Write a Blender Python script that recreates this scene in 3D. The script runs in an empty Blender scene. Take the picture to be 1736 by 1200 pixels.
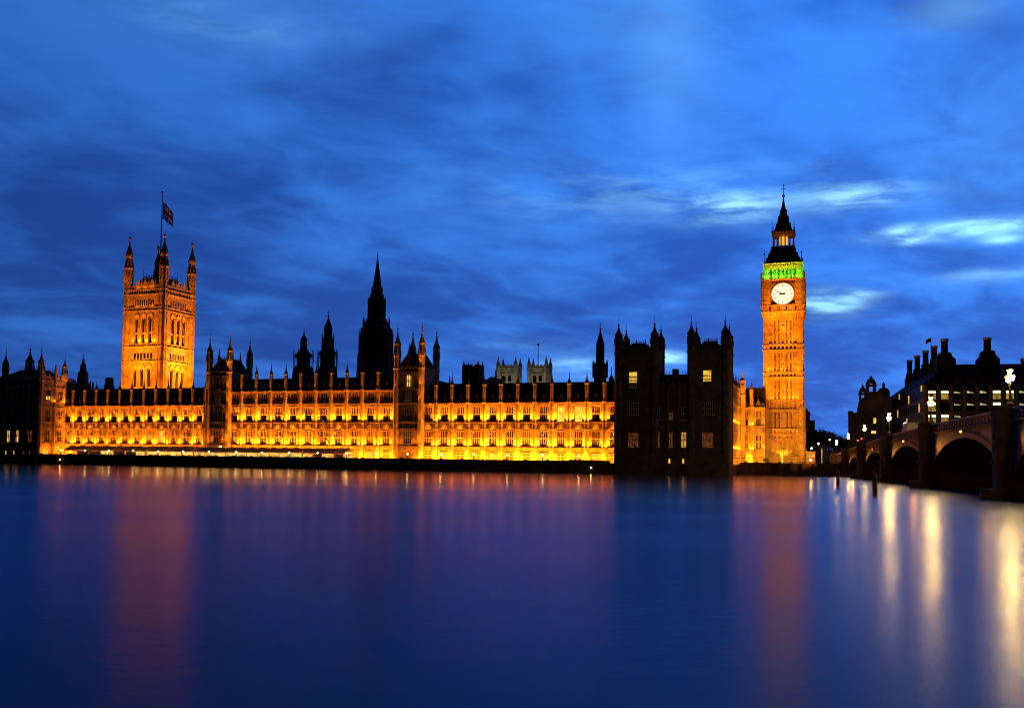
import bpy, math, random
from mathutils import Vector, Matrix
RND = random.Random(11)
sc = bpy.context.scene
COL = sc.collection
PI = math.pi

# ------------------------------------------------------------------ camera
F = 1600.0                    # focal length in photo pixels (photo is 1736 wide)
TANP = 0.048
ROLL = 0.0117
EYE = 4.2                     # metres above the water
CX, CY = 868.0, 775.0 - F * TANP
pitch = math.atan(TANP)
_f = Vector((0, math.cos(pitch), math.sin(pitch)))
_u0 = Vector((0, -math.sin(pitch), math.cos(pitch)))
_r0 = Vector((1, 0, 0))
_r = _r0 * math.cos(ROLL) + _u0 * math.sin(ROLL)
_u = _u0 * math.cos(ROLL) - _r0 * math.sin(ROLL)
cam_data = bpy.data.cameras.new('camera')
cam = bpy.data.objects.new('camera', cam_data)
COL.objects.link(cam)
cam.matrix_world = Matrix(((_r.x, _u.x, -_f.x, 0), (_r.y, _u.y, -_f.y, 0), (_r.z, _u.z, -_f.z, EYE), (0, 0, 0, 1)))
cam_data.sensor_width = 36
cam_data.lens = 36 * F / 1736
cam_data.shift_y = (CY - 600) / 1736
cam_data.clip_start = 0.5
cam_data.clip_end = 20000
sc.camera = cam

# ------------------------------------------------------------------ render look
sc.view_settings.view_transform = 'Standard'
sc.view_settings.look = 'None'
sc.view_settings.exposure = 0
sc.view_settings.gamma = 1
sc.cycles.use_denoising = True
sc.cycles.max_bounces = 5
sc.cycles.diffuse_bounces = 2
sc.cycles.glossy_bounces = 3
sc.cycles.sample_clamp_indirect = 3.0
sc.cycles.sample_clamp_direct = 0.0
sc.cycles.caustics_reflective = False
sc.cycles.caustics_refractive = False
sc.cycles.filter_width = 1.0

# ------------------------------------------------------------------ world: dusk sky with drifting cloud
SUN_AZ = math.radians(35)     # the sun has set behind the buildings, to the right
world = bpy.data.worlds.new('World')
sc.world = world
world.use_nodes = True
wt = world.node_tree
for n in list(wt.nodes):
    wt.nodes.remove(n)

class NT:
    """tiny helper for node graphs"""
    def __init__(s, tree): s.t = tree
    def n(s, typ, **kw):
        nd = s.t.nodes.new(typ)
        for k, v in kw.items(): setattr(nd, k, v)
        return nd
    def set(s, sock, v):
        if isinstance(v, bpy.types.NodeSocket): s.t.links.new(v, sock)
        elif v is not None: sock.default_value = v
    def math(s, op, a, b=None, c=None, clamp=False):
        nd = s.n('ShaderNodeMath', operation=op, use_clamp=clamp)
        for i, v in enumerate((a, b, c)): s.set(nd.inputs[i], v)
        return nd.outputs[0]
    def vmath(s, op, a, b=None, scale=None):
        nd = s.n('ShaderNodeVectorMath', operation=op)
        s.set(nd.inputs[0], a); s.set(nd.inputs[1], b)
        if scale is not None: s.set(nd.inputs[3], scale)
        return nd.outputs['Value'] if op in ('DOT_PRODUCT', 'LENGTH', 'DISTANCE') else nd.outputs[0]
    def comb(s, x, y, z):
        nd = s.n('ShaderNodeCombineXYZ')
        for i, v in enumerate((x, y, z)): s.set(nd.inputs[i], v)
        return nd.outputs[0]
    def noise(s, vec, scale, detail=4, rough=0.5, dist=0.0, dims='3D'):
        nd = s.n('ShaderNodeTexNoise', noise_dimensions=dims)
        s.set(nd.inputs['Vector'], vec); nd.inputs['Scale'].default_value = scale
        nd.inputs['Detail'].default_value = detail; nd.inputs['Roughness'].default_value = rough
        nd.inputs['Distortion'].default_value = dist
        return nd.outputs['Fac']
    def ss(s, v, a, b, lo=0.0, hi=1.0):
        nd = s.n('ShaderNodeMapRange', interpolation_type='SMOOTHSTEP')
        s.set(nd.inputs[0], v)
        for i, x in enumerate((a, b, lo, hi)): s.set(nd.inputs[i + 1], x)
        return nd.outputs[0]
    def mix(s, fac, a, b, mode='MIX'):
        nd = s.n('ShaderNodeMix', data_type='RGBA', blend_type=mode)
        s.set(nd.inputs[0], fac); s.set(nd.inputs[6], a); s.set(nd.inputs[7], b)
        return nd.outputs[2]

N = NT(wt)
tc = N.n('ShaderNodeTexCoord')
sep = N.n('ShaderNodeSeparateXYZ')
wt.links.new(tc.outputs['Generated'], sep.inputs[0])
dx, dy, dz = sep.outputs
elev = N.math('MAXIMUM', dz, 0.0)
den = N.math('ADD', elev, 0.16)
# a flat cloud deck seen from below, combed along the wind
px = N.math('DIVIDE', dx, den); py = N.math('DIVIDE', dy, den)
wa = math.radians(35)
along = N.math('ADD', N.math('MULTIPLY', px, math.cos(wa)), N.math('MULTIPLY', py, math.sin(wa)))
across = N.math('ADD', N.math('MULTIPLY', px, -math.sin(wa)), N.math('MULTIPLY', py, math.cos(wa)))
deck = N.comb(N.math('MULTIPLY', along, 0.62), across, 0.3)
big = N.noise(deck, 0.70, 2, 0.45, 0.3)
mid = N.noise(N.comb(N.math('MULTIPLY', along, 0.80), N.math('MULTIPLY', across, 1.0), 4.1), 2.1, 4, 0.52, 0.5)
fine = N.noise(N.comb(N.math('MULTIPLY', along, 0.85), N.math('MULTIPLY', across, 1.0), 9.7), 5.5, 4, 0.55, 0.6)
cl = N.math('ADD', N.math('MULTIPLY', big, 0.44), N.math('ADD', N.math('MULTIPLY', mid, 0.39), N.math('MULTIPLY', fine, 0.17)))
fac = N.ss(cl, 0.41, 0.61)
dark = (0.0115, 0.082, 0.445, 1)
light = (0.038, 0.228, 0.89, 1)
sky = N.mix(fac, dark, light)
# brighter towards the sunset (right), dimmer to the left, a little dimmer low down on the left
az = N.math('ARCTAN2', dx, dy)
side = N.ss(az, -0.60, 0.45, 0.62, 1.22)
sky = N.mix(1.0, sky, N.comb(side, side, side), 'MULTIPLY')
# breaks in the cloud low over the right-hand side, where the afterglow shows through
def at_pixel(x, y):
    d = (_f * F + _r * (x - CX) + _u * (CY - y)).normalized()
    return math.atan2(d.x, d.y), d.z
def gap(x, y, wx, wy, amount):
    a0, z0 = at_pixel(x, y)
    ax = N.math('DIVIDE', N.math('SUBTRACT', az, a0), wx / F)
    ay = N.math('DIVIDE', N.math('SUBTRACT', dz, z0), wy / F)
    q = N.math('ADD', N.math('MULTIPLY', ax, ax), N.math('MULTIPLY', ay, ay))
    return N.math('MULTIPLY', N.math('POWER', 2.718, N.math('MULTIPLY', q, -1.0)), amount)
gaps = None
for g in ((1240, 350, 70, 20, 1.05), (1450, 334, 80, 16, .95), (1640, 388, 95, 11, 1.8), (1400, 516, 50, 17, 1.5), (1440, 500, 40, 8, .8),
          (1125, 607, 36, 10, 2.0), (985, 625, 55, 13, 1.2), (1530, 392, 22, 9, 1.0), (1545, 408, 16, 6, 1.0), (1700, 406, 26, 6, 1.0),
          (1690, 465, 90, 10, .4), (1100, 330, 260, 40, .22), (920, 590, 70, 12, .30), (380, 40, 150, 20, .12)):
    v = gap(*g)
    gaps = v if gaps is None else N.math('ADD', gaps, v)
wisp = N.noise(N.comb(N.math('MULTIPLY', az, 13.0), N.math('MULTIPLY', dz, 60.0), 2.2), 1.0, 4, 0.55, 0.3)
wispf = N.ss(wisp, 0.36, 0.66)
gapf = N.math('MULTIPLY', gaps, N.math('ADD', N.math('MULTIPLY', wispf, 0.95), 0.12))
for g in ((1140, 90, 70, 110, .12), (1030, 30, 130, 60, .05), (1620, 15, 70, 26, .22), (1690, 240, 120, 120, .06), (380, 20, 260, 60, .05)):
    gapf = N.math('ADD', gapf, gap(*g))
sky = N.mix(1.0, sky, N.mix(N.math('MINIMUM', gapf, 1.6), (0, 0, 0, 1), (0.34, 0.72, 0.60, 1)), 'ADD')
# the eastern half of the sky, behind the viewer, is already night
east = N.ss(dy, 0.12, 0.80, 0.03, 1.0)
sky = N.mix(1.0, sky, N.comb(east, east, east), 'MULTIPLY')
nish = N.n('ShaderNodeTexSky', sky_type='NISHITA')
nish.sun_disc = False
nish.sun_elevation = math.radians(-3.0)
nish.sun_rotation = SUN_AZ
sky = N.mix(1.0, sky, N.mix(0.05, (0, 0, 0, 1), nish.outputs[0]), 'ADD')
below = N.ss(dz, -0.03, 0.0)
sky = N.mix(below, (0.004, 0.010, 0.03, 1), sky)
bg = N.n('ShaderNodeBackground')
bg.inputs[1].default_value = 1.0
wt.links.new(sky, bg.inputs[0])
wo = N.n('ShaderNodeOutputWorld')
wt.links.new(bg.outputs[0], wo.inputs[0])
world.cycles.sampling_method = 'MANUAL'
world.cycles.sample_map_resolution = 512

sun_l = bpy.data.lights.new('sun', 'SUN')
sun_l.energy = 0.02           # afterglow only: the sun itself has set
sun_l.angle = math.radians(15)
sun_l.color = (1.0, 0.75, 0.6)
sun = bpy.data.objects.new('sun', sun_l)
COL.objects.link(sun)
_sd = Vector((math.sin(SUN_AZ), math.cos(SUN_AZ), 0.06))
sun.rotation_euler = (-_sd).to_track_quat('-Z', 'Y').to_euler()

# ------------------------------------------------------------------ frames of reference
Y0 = 270.0
TH = -math.atan(F / 4694.0)                 # the river front runs along D, inland is NN
D = Vector((math.cos(TH), math.sin(TH), 0))
NN = Vector((-math.sin(TH), math.cos(TH), 0))
P0 = Vector((0, Y0, 0))
G = 2.9                                      # ground level of the far bank

def ray(x, y):
    return _f * F + _r * (x - CX) + _u * (CY - y)
def hit(x, y, t):
    """where the sight line of a photo pixel meets the plane t metres behind the river wall -> (s, z)"""
    d = ray(x, y); o = Vector((0, 0, EYE)) - P0
    k = (t - o.dot(NN)) / d.dot(NN)
    p = o + d * k
    return p.dot(D), p.z
def S(x, t, y=700): return hit(x, y, t)[0]
def Z(x, y, t): return hit(x, y, t)[1]
def W(s, t, z=0.0):
    p = P0 + D * s + NN * t
    return Vector((p.x, p.y, z))
def ppm(x, t):
    """photo pixels per metre, square on, at that place"""
    s, z = hit(x, 700, t)
    return F / W(s, t).y
def at_depth(x, y, depth):
    d = ray(x, y)
    return d * (depth / d.y) + Vector((0, 0, EYE))

# ------------------------------------------------------------------ materials
def new_mat(name):
    m = bpy.data.materials.new(name); m.use_nodes = True
    t = m.node_tree
    b = t.nodes['Principled BSDF']
    return m, NT(t), b
def surface(name, c1, c2, scale=0.6, rough=0.85, bump=0.25, metal=0.0, courses=0.0):
    m, n, b = new_mat(name)
    co = n.n('ShaderNodeTexCoord').outputs['Object']
    a = n.noise(co, scale, 6, 0.6, 0.2)
    k = n.noise(co, scale * 9, 4, 0.6)
    f = n.ss(n.math('ADD', n.math('MULTIPLY', a, 0.6), n.math('MULTIPLY', k, 0.4)), 0.35, 0.65)
    colr = n.mix(f, c1 + (1,), c2 + (1,))
    h = k
    if courses:
        sp = n.n('ShaderNodeSeparateXYZ'); n.t.links.new(co, sp.inputs[0])
        zz = n.math('FRACT', n.math('DIVIDE', sp.outputs[2], courses))
        joint = n.ss(zz, 0.0, 0.10)
        row = n.math('FLOOR', n.math('DIVIDE', sp.outputs[2], courses))
        blk = n.noise(n.comb(n.math('MULTIPLY', n.math('ADD', sp.outputs[0], sp.outputs[1]), 1.3), n.math('MULTIPLY', row, 7.3), 0.0), 1.0, 1, 0.4)
        v = n.math('ADD', n.math('MULTIPLY', joint, 0.28), n.math('ADD', n.math('MULTIPLY', blk, 0.5), 0.48))
        colr = n.mix(1.0, colr, n.comb(v, v, v), 'MULTIPLY')
        h = n.math('ADD', n.math('MULTIPLY', joint, 1.2), k)
    n.set(b.inputs['Base Color'], colr)
    b.inputs['Roughness'].default_value = rough
    b.inputs['Specular IOR Level'].default_value = 0.15
    b.inputs['Metallic'].default_value = metal
    if bump:
        bp = n.n('ShaderNodeBump'); bp.inputs['Strength'].default_value = bump; bp.inputs['Distance'].default_value = 0.15
        n.set(bp.inputs['Height'], h); n.set(b.inputs['Normal'], bp.outputs[0])
    return m
def emit(name, col, strength, flick=0.0, scale=1.0):
    m, n, b = new_mat(name)
    b.inputs['Base Color'].default_value = (0.05, 0.05, 0.05, 1)
    b.inputs['Emission Color'].default_value = col + (1,)
    b.inputs['Emission Strength'].default_value = strength
    if flick:
        co = n.n('ShaderNodeTexCoord').outputs['Object']
        info = n.n('ShaderNodeObjectInfo')
        v = n.noise(n.vmath('ADD', co, n.vmath('SCALE', info.outputs['Location'], None, 0.37)), scale, 3, 0.6)
        n.set(b.inputs['Emission Strength'], n.math('MULTIPLY', n.ss(v, 0.5 - flick, 0.5 + flick), strength))
    return m

M = {}
M['stone'] = surface('limestone', (0.13, 0.09, 0.05), (0.46, 0.36, 0.23), 0.45, 0.9, 0.35, courses=0.62)
M['trim'] = surface('limestone_trim', (0.30, 0.23, 0.15), (0.50, 0.41, 0.28), 0.9, 0.9, 0.25)
M['tower_stone'] = surface('tower_limestone', (0.20, 0.14, 0.08), (0.48, 0.38, 0.25), 0.28, 0.9, 0.4, courses=0.8)
M['unlit_stone'] = surface('shaded_stone', (0.06, 0.05, 0.042), (0.12, 0.10, 0.082), 0.4, 0.95, 0.3, courses=0.6)  # darker copy of the stone for parts without floodlight; shade is in its colour
M['slate'] = surface('slate_roof', (0.014, 0.013, 0.013), (0.030, 0.028, 0.027), 0.8, 0.95, 0.2, courses=0.35)
M['iron'] = surface('black_iron', (0.012, 0.012, 0.012), (0.03, 0.028, 0.025), 2.0, 0.55, 0.1)
M['wall'] = surface('river_wall_granite', (0.035, 0.030, 0.024), (0.075, 0.065, 0.05), 0.4, 0.9, 0.4, courses=0.55)
M['ground'] = surface('paving', (0.05, 0.047, 0.043), (0.09, 0.085, 0.08), 0.3, 0.9, 0.2)
M['abbey'] = surface('pale_abbey_stone', (0.24, 0.22, 0.19), (0.45, 0.43, 0.38), 0.3, 0.9, 0.3, courses=0.9)
M['lead'] = surface('lead_roof', (0.045, 0.043, 0.042), (0.08, 0.077, 0.075), 0.5, 0.85, 0.15)
M['canvas'] = surface('grey_canvas', (0.24, 0.20, 0.165), (0.36, 0.30, 0.25), 0.5, 0.8, 0.15)
M['canvas_pale'] = surface('pale_canvas', (0.36, 0.30, 0.25), (0.50, 0.43, 0.36), 0.5, 0.8, 0.15)
M['bridge'] = surface('bridge_paint', (0.11, 0.062, 0.028), (0.20, 0.115, 0.05), 0.5, 0.6, 0.2)
M['bridge_stone'] = surface('bridge_granite', (0.08, 0.055, 0.032), (0.145, 0.105, 0.065), 0.5, 0.85, 0.3, courses=0.7)
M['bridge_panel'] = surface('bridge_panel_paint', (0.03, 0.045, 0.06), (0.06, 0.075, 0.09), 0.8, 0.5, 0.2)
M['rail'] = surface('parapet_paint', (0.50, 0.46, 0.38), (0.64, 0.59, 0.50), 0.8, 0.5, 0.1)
M['road'] = surface('asphalt', (0.04, 0.04, 0.04), (0.06, 0.06, 0.058), 0.8, 0.9, 0.2)
M['bronze'] = surface('dark_bronze_cladding', (0.016, 0.012, 0.010), (0.032, 0.025, 0.02), 0.5, 0.9, 0.1)
M['sandstone'] = surface('office_sandstone', (0.12, 0.085, 0.06), (0.2, 0.145, 0.10), 0.4, 0.85, 0.2, courses=0.7)
M['redbrick'] = surface('red_brick_and_stone', (0.10, 0.065, 0.055), (0.18, 0.12, 0.10), 0.35, 0.9, 0.3, courses=0.5)
M['wood'] = surface('wet_timber', (0.035, 0.028, 0.018), (0.085, 0.07, 0.04), 2.0, 0.8, 0.5)
M['bark'] = surface('bark', (0.12, 0.09, 0.055), (0.24, 0.19, 0.12), 2.0, 0.9, 0.4)
M['dark_bark'] = surface('dark_bark', (0.04, 0.03, 0.02), (0.08, 0.06, 0.04), 2.0, 0.9, 0.4)
M['leaf'] = surface('leaf', (0.03, 0.05, 0.015), (0.07, 0.09, 0.03), 3.0, 0.7, 0.0)
M['bud'] = surface('young_leaf', (0.20, 0.18, 0.05), (0.36, 0.32, 0.10), 3.0, 0.7, 0.0)
M['white_paint'] = surface('white_paint', (0.68, 0.68, 0.66), (0.78, 0.78, 0.76), 1.0, 0.35, 0.0)
M['tyre'] = surface('rubber', (0.015, 0.015, 0.015), (0.025, 0.025, 0.025), 4.0, 0.8, 0.1)
M['orange_band'] = surface('orange_reflective', (0.65, 0.16, 0.03), (0.75, 0.22, 0.05), 3.0, 0.5, 0.0)
M['gold'] = surface('gilded_metal', (0.55, 0.33, 0.08), (0.75, 0.48, 0.14), 2.0, 0.35, 0.1, metal=0.7)
M['dial_frame'] = surface('dial_surround', (0.07, 0.05, 0.03), (0.30, 0.20, 0.08), 1.4, 0.6, 0.2)
M['flag_blue'] = surface('flag_blue', (0.04, 0.06, 0.26), (0.05, 0.08, 0.34), 2.0, 0.8, 0.0)
M['flag_red'] = surface('flag_red', (0.62, 0.04, 0.05), (0.72, 0.06, 0.07), 2.0, 0.8, 0.0)
M['flag_white'] = surface('flag_white', (0.78, 0.78, 0.8), (0.86, 0.86, 0.88), 2.0, 0.8, 0.0)
for _k in ('flag_blue', 'flag_red', 'flag_white'):
    _t = M[_k].node_tree; _b = _t.nodes['Principled BSDF']; _o = [x for x in _t.nodes if x.type == 'OUTPUT_MATERIAL'][0]
    _tr = _t.nodes.new('ShaderNodeBsdfTranslucent'); _mx = _t.nodes.new('ShaderNodeMixShader'); _mx.inputs[0].default_value = .8
    _t.links.new(_b.inputs['Base Color'].links[0].from_socket, _tr.inputs[0])
    _t.links.new(_b.outputs[0], _mx.inputs[1]); _t.links.new(_tr.outputs[0], _mx.inputs[2]); _t.links.new(_mx.outputs[0], _o.inputs[0])
def glass_mat(name, col, rough):
    m, n, b = new_mat(name)
    co = n.n('ShaderNodeTexCoord').outputs['Object']
    n.set(b.inputs['Base Color'], n.mix(n.noise(co, 1.5, 2), col + (1,), tuple(c * 1.8 for c in col) + (1,)))
    b.inputs['Roughness'].default_value = rough
    b.inputs['Specular IOR Level'].default_value = 0.12
    return m
M['glass'] = glass_mat('dark_leaded_glass', (0.010, 0.008, 0.007), 0.25)
M['carglass'] = glass_mat('dark_car_glass', (0.010, 0.010, 0.012), 0.08)
M['lit_warm'] = emit('lit_room_warm', (1.0, 0.50, 0.08), 1.3, 0.45, 0.8)
M['lit_pale'] = emit('lit_room_pale', (1.0, 0.56, 0.06), 2.3, 0.6, 0.8)
M['lit_red'] = emit('lit_room_red', (1.0, 0.24, 0.05), 0.22, 0.10, 2.2)
def room_mat():
    m, n, b = new_mat('room_with_small_lamps')
    co = n.n('ShaderNodeTexCoord').outputs['Object']; info = n.n('ShaderNodeObjectInfo')
    v = n.noise(n.vmath('ADD', co, n.vmath('SCALE', info.outputs['Location'], None, 1.37)), 2.0, 1, 0.4)
    b.inputs['Base Color'].default_value = (0.012, 0.009, 0.007, 1); b.inputs['Specular IOR Level'].default_value = .1
    b.inputs['Emission Color'].default_value = (1.0, .80, .42, 1)
    n.set(b.inputs['Emission Strength'], n.math('MULTIPLY', n.ss(v, .66, .74), 1.1))
    return m
M['room_lamp'] = room_mat()
M['lit_dim'] = emit('dim_room', (1.0, 0.55, 0.2), 0.035, 0.16, 1.4)
M['ceiling_light'] = emit('office_ceiling_glow', (1.0, 0.92, 0.35), 0.85, 0.35, 1.1)
M['office_yellow'] = emit('office_blind_glow', (1.0, 0.60, 0.07), 0.6, 0.35, 1.0)
M['office_white'] = emit('office_light_glow', (1.0, 0.93, 0.60), 1.5)
M['tent_light'] = emit('marquee_interior_glow', (1.0, 0.52, 0.10), 2.2, 0.4, 0.6)
M['tent_pale'] = emit('marquee_lining_glow', (1.0, 0.62, 0.14), 1.5, 0.4, 0.6)
M['dial'] = emit('opal_dial_glass', (1.0, 0.91, 0.64), 1.08)
M['lantern_glow'] = emit('lantern_room_glow', (1.0, 0.46, 0.05), 1.0)
M['lamp_warm'] = emit('street_lamp_glass', (1.0, 0.60, 0.15), 190.0)
M['lamp_near'] = emit('bridge_lantern_glass', (1.0, 0.57, 0.11), 700.0)
M['lamp_white'] = emit('terrace_lamp_glass', (1.0, 0.66, 0.28), 30.0)
M['red_light'] = emit('red_signal', (1.0, 0.02, 0.02), 14.0)
M['amber_light'] = emit('amber_signal', (1.0, 0.28, 0.02), 10.0)
M['headlight'] = emit('lit_headlamp', (1.0, 0.95, 0.85), 12.0)
M['sign_glow'] = emit('lit_sign', (1.0, 0.55, 0.08), 1.2)
M['blue_glow'] = emit('blue_screen_glow', (0.12, 0.10, 1.0), 1.3)
M['cool_glow'] = emit('cool_screen_glow', (0.55, 0.55, 1.0), 2.0)

# ------------------------------------------------------------------ mesh builder
class MB:
    def __init__(s): s.v = []; s.f = []; s.m = []; s.mi = 0
    def add(s, vs, fs, T=None):
        b = len(s.v)
        s.v += [tuple(T @ Vector(p)) if T is not None else tuple(p) for p in vs]
        s.f += [tuple(b + i for i in f) for f in fs]
        s.m += [s.mi] * len(fs)
        return s
    def box(s, x0, x1, y0, y1, z0, z1, T=None):
        if x0 > x1: x0, x1 = x1, x0
        if y0 > y1: y0, y1 = y1, y0
        if z0 > z1: z0, z1 = z1, z0
        return s.add([(x0, y0, z0), (x1, y0, z0), (x1, y1, z0), (x0, y1, z0), (x0, y0, z1), (x1, y0, z1), (x1, y1, z1), (x0, y1, z1)],
                     [(0, 3, 2, 1), (4, 5, 6, 7), (0, 1, 5, 4), (1, 2, 6, 5), (2, 3, 7, 6), (3, 0, 4, 7)], T)
    def rings(s, rings, n, cap0=True, cap1=True, T=None):
        vs = [p for r in rings for p in r]; fs = []
        for k in range(len(rings) - 1):
            for i in range(n):
                j = (i + 1) % n
                fs.append((k * n + i, k * n + j, (k + 1) * n + j, (k + 1) * n + i))
        if cap0: fs.append(tuple(reversed(range(n))))
        if cap1: fs.append(tuple((len(rings) - 1) * n + i for i in range(n)))
        return s.add(vs, fs, T)
    def stack(s, cx, cy, lv, n=8, rot=None, T=None):
        """levels [(z, r)] of a turned or faceted shape round a vertical axis"""
        rot = PI / n if rot is None else rot
        rg = [[(cx + max(r, 0.004) * math.cos(rot + 2 * PI * i / n), cy + max(r, 0.004) * math.sin(rot + 2 * PI * i / n), z) for i in range(n)] for z, r in lv]
        return s.rings(rg, n, T=T)
    def sq(s, cx, cy, lv, T=None):
        """levels [(z, hx, hy)] of a square-plan shape"""
        rg = [[(cx - a, cy - b, z), (cx + a, cy - b, z), (cx + a, cy + b, z), (cx - a, cy + b, z)] for z, a, b in lv]
        return s.rings(rg, 4, T=T)
    def tube(s, p, q, r0, r1=None, n=6, T=None):
        p = Vector(p); q = Vector(q); r1 = r0 if r1 is None else r1
        d = (q - p)
        if d.length < 1e-6: return s
        d.normalize()
        a = d.orthogonal().normalized(); b = d.cross(a)
        rg = [[c + (a * math.cos(2 * PI * i / n) + b * math.sin(2 * PI * i / n)) * r for i in range(n)] for c, r in ((p, r0), (q, r1))]
        return s.rings([[tuple(x) for x in r] for r in rg], n, T=T)
    def ball(s, cx, cy, cz, r, n=8, k=5, sz=1.0, T=None):
        return s.stack(cx, cy, [(cz - r * sz * math.cos(PI * i / k), r * math.sin(PI * i / k)) for i in range(k + 1)], n, T=T)
    def prism(s, pts, y0, y1, T=None):
        """outline [(x, z)] (counter-clockwise seen from -y) extruded from y0 to y1"""
        n = len(pts)
        vs = [(x, y0, z) for x, z in pts] + [(x, y1, z) for x, z in pts]
        fs = [tuple(range(n)), tuple(range(2 * n - 1, n - 1, -1))]
        for i in range(n):
            j = (i + 1) % n
            fs.append((i, n + i, n + j, j))
        return s.add(vs, fs, T)
    def plan(s, pts, z0, z1, T=None):
        n = len(pts)
        return s.rings([[(x, y, z0) for x, y in pts], [(x, y, z1) for x, y in pts]], n, T=T)
    def mesh(s, name, mats, smooth=False):
        me = bpy.data.meshes.new(name)
        me.from_pydata(s.v, [], s.f)
        for m in (mats if isinstance(mats, (list, tuple)) else [mats]): me.materials.append(m)
        if any(s.m): me.polygons.foreach_set('material_index', s.m)
        if smooth: me.polygons.foreach_set('use_smooth', [True] * len(me.polygons))
        me.update()
        return me
    def build(s, name, mats, parent=None, loc=None, smooth=False):
        return link(name, s.mesh(name, mats, smooth), parent, loc)

def link(name, me, parent=None, loc=None):
    o = bpy.data.objects.new(name, me)
    COL.objects.link(o)
    if parent is not None:
        o.parent = parent
        o.location = (0, 0, -parent.get('base_z', 0.0)) if loc is None else loc
    elif loc is not None: o.location = loc
    return o
def tag(o, label, cat, group=None):
    o['label'] = label; o['category'] = cat
    if group: o['group'] = group
    return o
def thing(name, label, cat, loc, rz=0.0, group=None):
    """an Empty at the thing's base; its parts keep absolute heights"""
    o = bpy.data.objects.new(name, None)
    COL.objects.link(o)
    o.location = loc; o.rotation_euler = (0, 0, rz)
    o.empty_display_size = 0.5
    o['base_z'] = loc[2]
    return tag(o, label, cat, group)
def pt(s, t, z=G): return tuple(W(s, t, z))
def structure(o):
    o['kind'] = 'structure'; return o
def copy_tree(o, parent=None):
    c = o.copy(); COL.objects.link(c); c.parent = parent
    for ch in list(o.children): copy_tree(ch, c)
    return c
SODIUM = (1.0, 0.228, 0.004)
def area_light(root, loc, direction, power, sx, sy, col=SODIUM, spread=180):
    l = bpy.data.lights.new('floodlight', 'AREA'); l.shape = 'RECTANGLE'
    l.size = sx; l.size_y = sy; l.energy = power; l.color = col; l.spread = math.radians(spread)
    o = bpy.data.objects.new('floodlight', l); COL.objects.link(o)
    o.parent = root
    o.location = (loc[0], loc[1], loc[2] - root.get('base_z', 0.0))
    o.rotation_euler = Vector(direction).to_track_quat('-Z', 'Y').to_euler()
    return o
def spot_light(root, loc, target, power, angle, blend=0.6, r=0.3, col=SODIUM):
    l = bpy.data.lights.new('floodlight', 'SPOT'); l.energy = power; l.color = col
    l.spot_size = math.radians(angle); l.spot_blend = blend; l.shadow_soft_size = r
    o = bpy.data.objects.new('floodlight', l); COL.objects.link(o)
    o.parent = root
    o.location = (loc[0], loc[1], loc[2] - root.get('base_z', 0.0))
    o.rotation_euler = (Vector(target) - Vector(loc)).to_track_quat('-Z', 'Y').to_euler()
    return o

# ------------------------------------------------------------------ water, banks, ground
CALM = -0.08
def water():
    mb = MB()
    mb.add([(-6000, -800, 0), (6000, -800, 0), (6000, 2500, 0), (-6000, 2500, 0)], [(0, 1, 2, 3)])
    m, n, b = new_mat('river_water')
    co = n.n('ShaderNodeTexCoord').outputs['Object']
    nt_ = m.node_tree; nt_.nodes.remove(b)
    b = n.n('ShaderNodeBsdfGlossy'); b.distribution = 'MULTI_GGX'
    b.inputs['Color'].default_value = (0.50, 0.58, 0.80, 1)
    body = n.n('ShaderNodeBsdfDiffuse'); body.inputs['Color'].default_value = (0.002, 0.008, 0.040, 1)
    fr = n.n('ShaderNodeFresnel'); fr.inputs['IOR'].default_value = 1.28
    sp = n.n('ShaderNodeSeparateXYZ'); n.t.links.new(co, sp.inputs[0])
    v1 = n.comb(n.math('MULTIPLY', sp.outputs[0], 0.45), sp.outputs[1], 0.0)
    v2 = n.comb(n.math('MULTIPLY', sp.outputs[0], 0.05), n.math('MULTIPLY', sp.outputs[1], 0.11), 3.0)
    ripple = n.noise(v1, 1.6, 4, 0.62, 0.3)
    slick = n.ss(n.noise(v2, 0.8, 1, 0.4, 0.2), 0.25, 0.75)
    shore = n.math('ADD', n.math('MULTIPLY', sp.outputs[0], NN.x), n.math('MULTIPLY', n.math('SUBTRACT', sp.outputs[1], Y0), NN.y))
    calm_glow = n.ss(n.math('ADD', shore, n.math('MULTIPLY', slick, 22.0)), -175.0, -70.0)       # smoother band below the wall, also tinted warm
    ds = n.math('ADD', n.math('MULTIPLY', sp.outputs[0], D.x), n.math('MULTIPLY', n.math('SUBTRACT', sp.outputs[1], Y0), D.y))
    calm_glow = n.math('MULTIPLY', calm_glow, n.ss(ds, S(1375, 0), S(1440, 0), 1.0, 0.0))
    n.set(b.inputs['Color'], n.mix(calm_glow, (0.42, 0.475, 0.65, 1), (1.0, 0.86, 0.66, 1)))  # glow of the lit front painted into the reflection colour near the wall
    n.set(b.inputs['Roughness'], n.math('ADD', n.math('ADD', n.math('MULTIPLY', slick, 0.03), n.ss(sp.outputs[1], 20.0, 220.0, 0.235, 0.20)), n.math('MULTIPLY', calm_glow, CALM)))
    bp = n.n('ShaderNodeBump'); bp.inputs['Distance'].default_value = 0.05
    n.set(bp.inputs['Strength'], n.math('MULTIPLY', n.math('ADD', n.math('MULTIPLY', slick, 0.10), 0.20), n.math('SUBTRACT', 1.0, n.math('MULTIPLY', calm_glow, 0.92))))
    n.set(bp.inputs['Height'], ripple)
    n.set(b.inputs['Normal'], bp.outputs[0])
    mx = n.n('ShaderNodeMixShader'); n.set(mx.inputs[0], fr.outputs[0])
    nt_.links.new(body.outputs[0], mx.inputs[1]); nt_.links.new(b.outputs[0], mx.inputs[2])
    nt_.links.new(mx.outputs[0], [q for q in nt_.nodes if q.type == 'OUTPUT_MATERIAL'][0].inputs[0])
    return structure(mb.build('river_water', m))
water()

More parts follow.
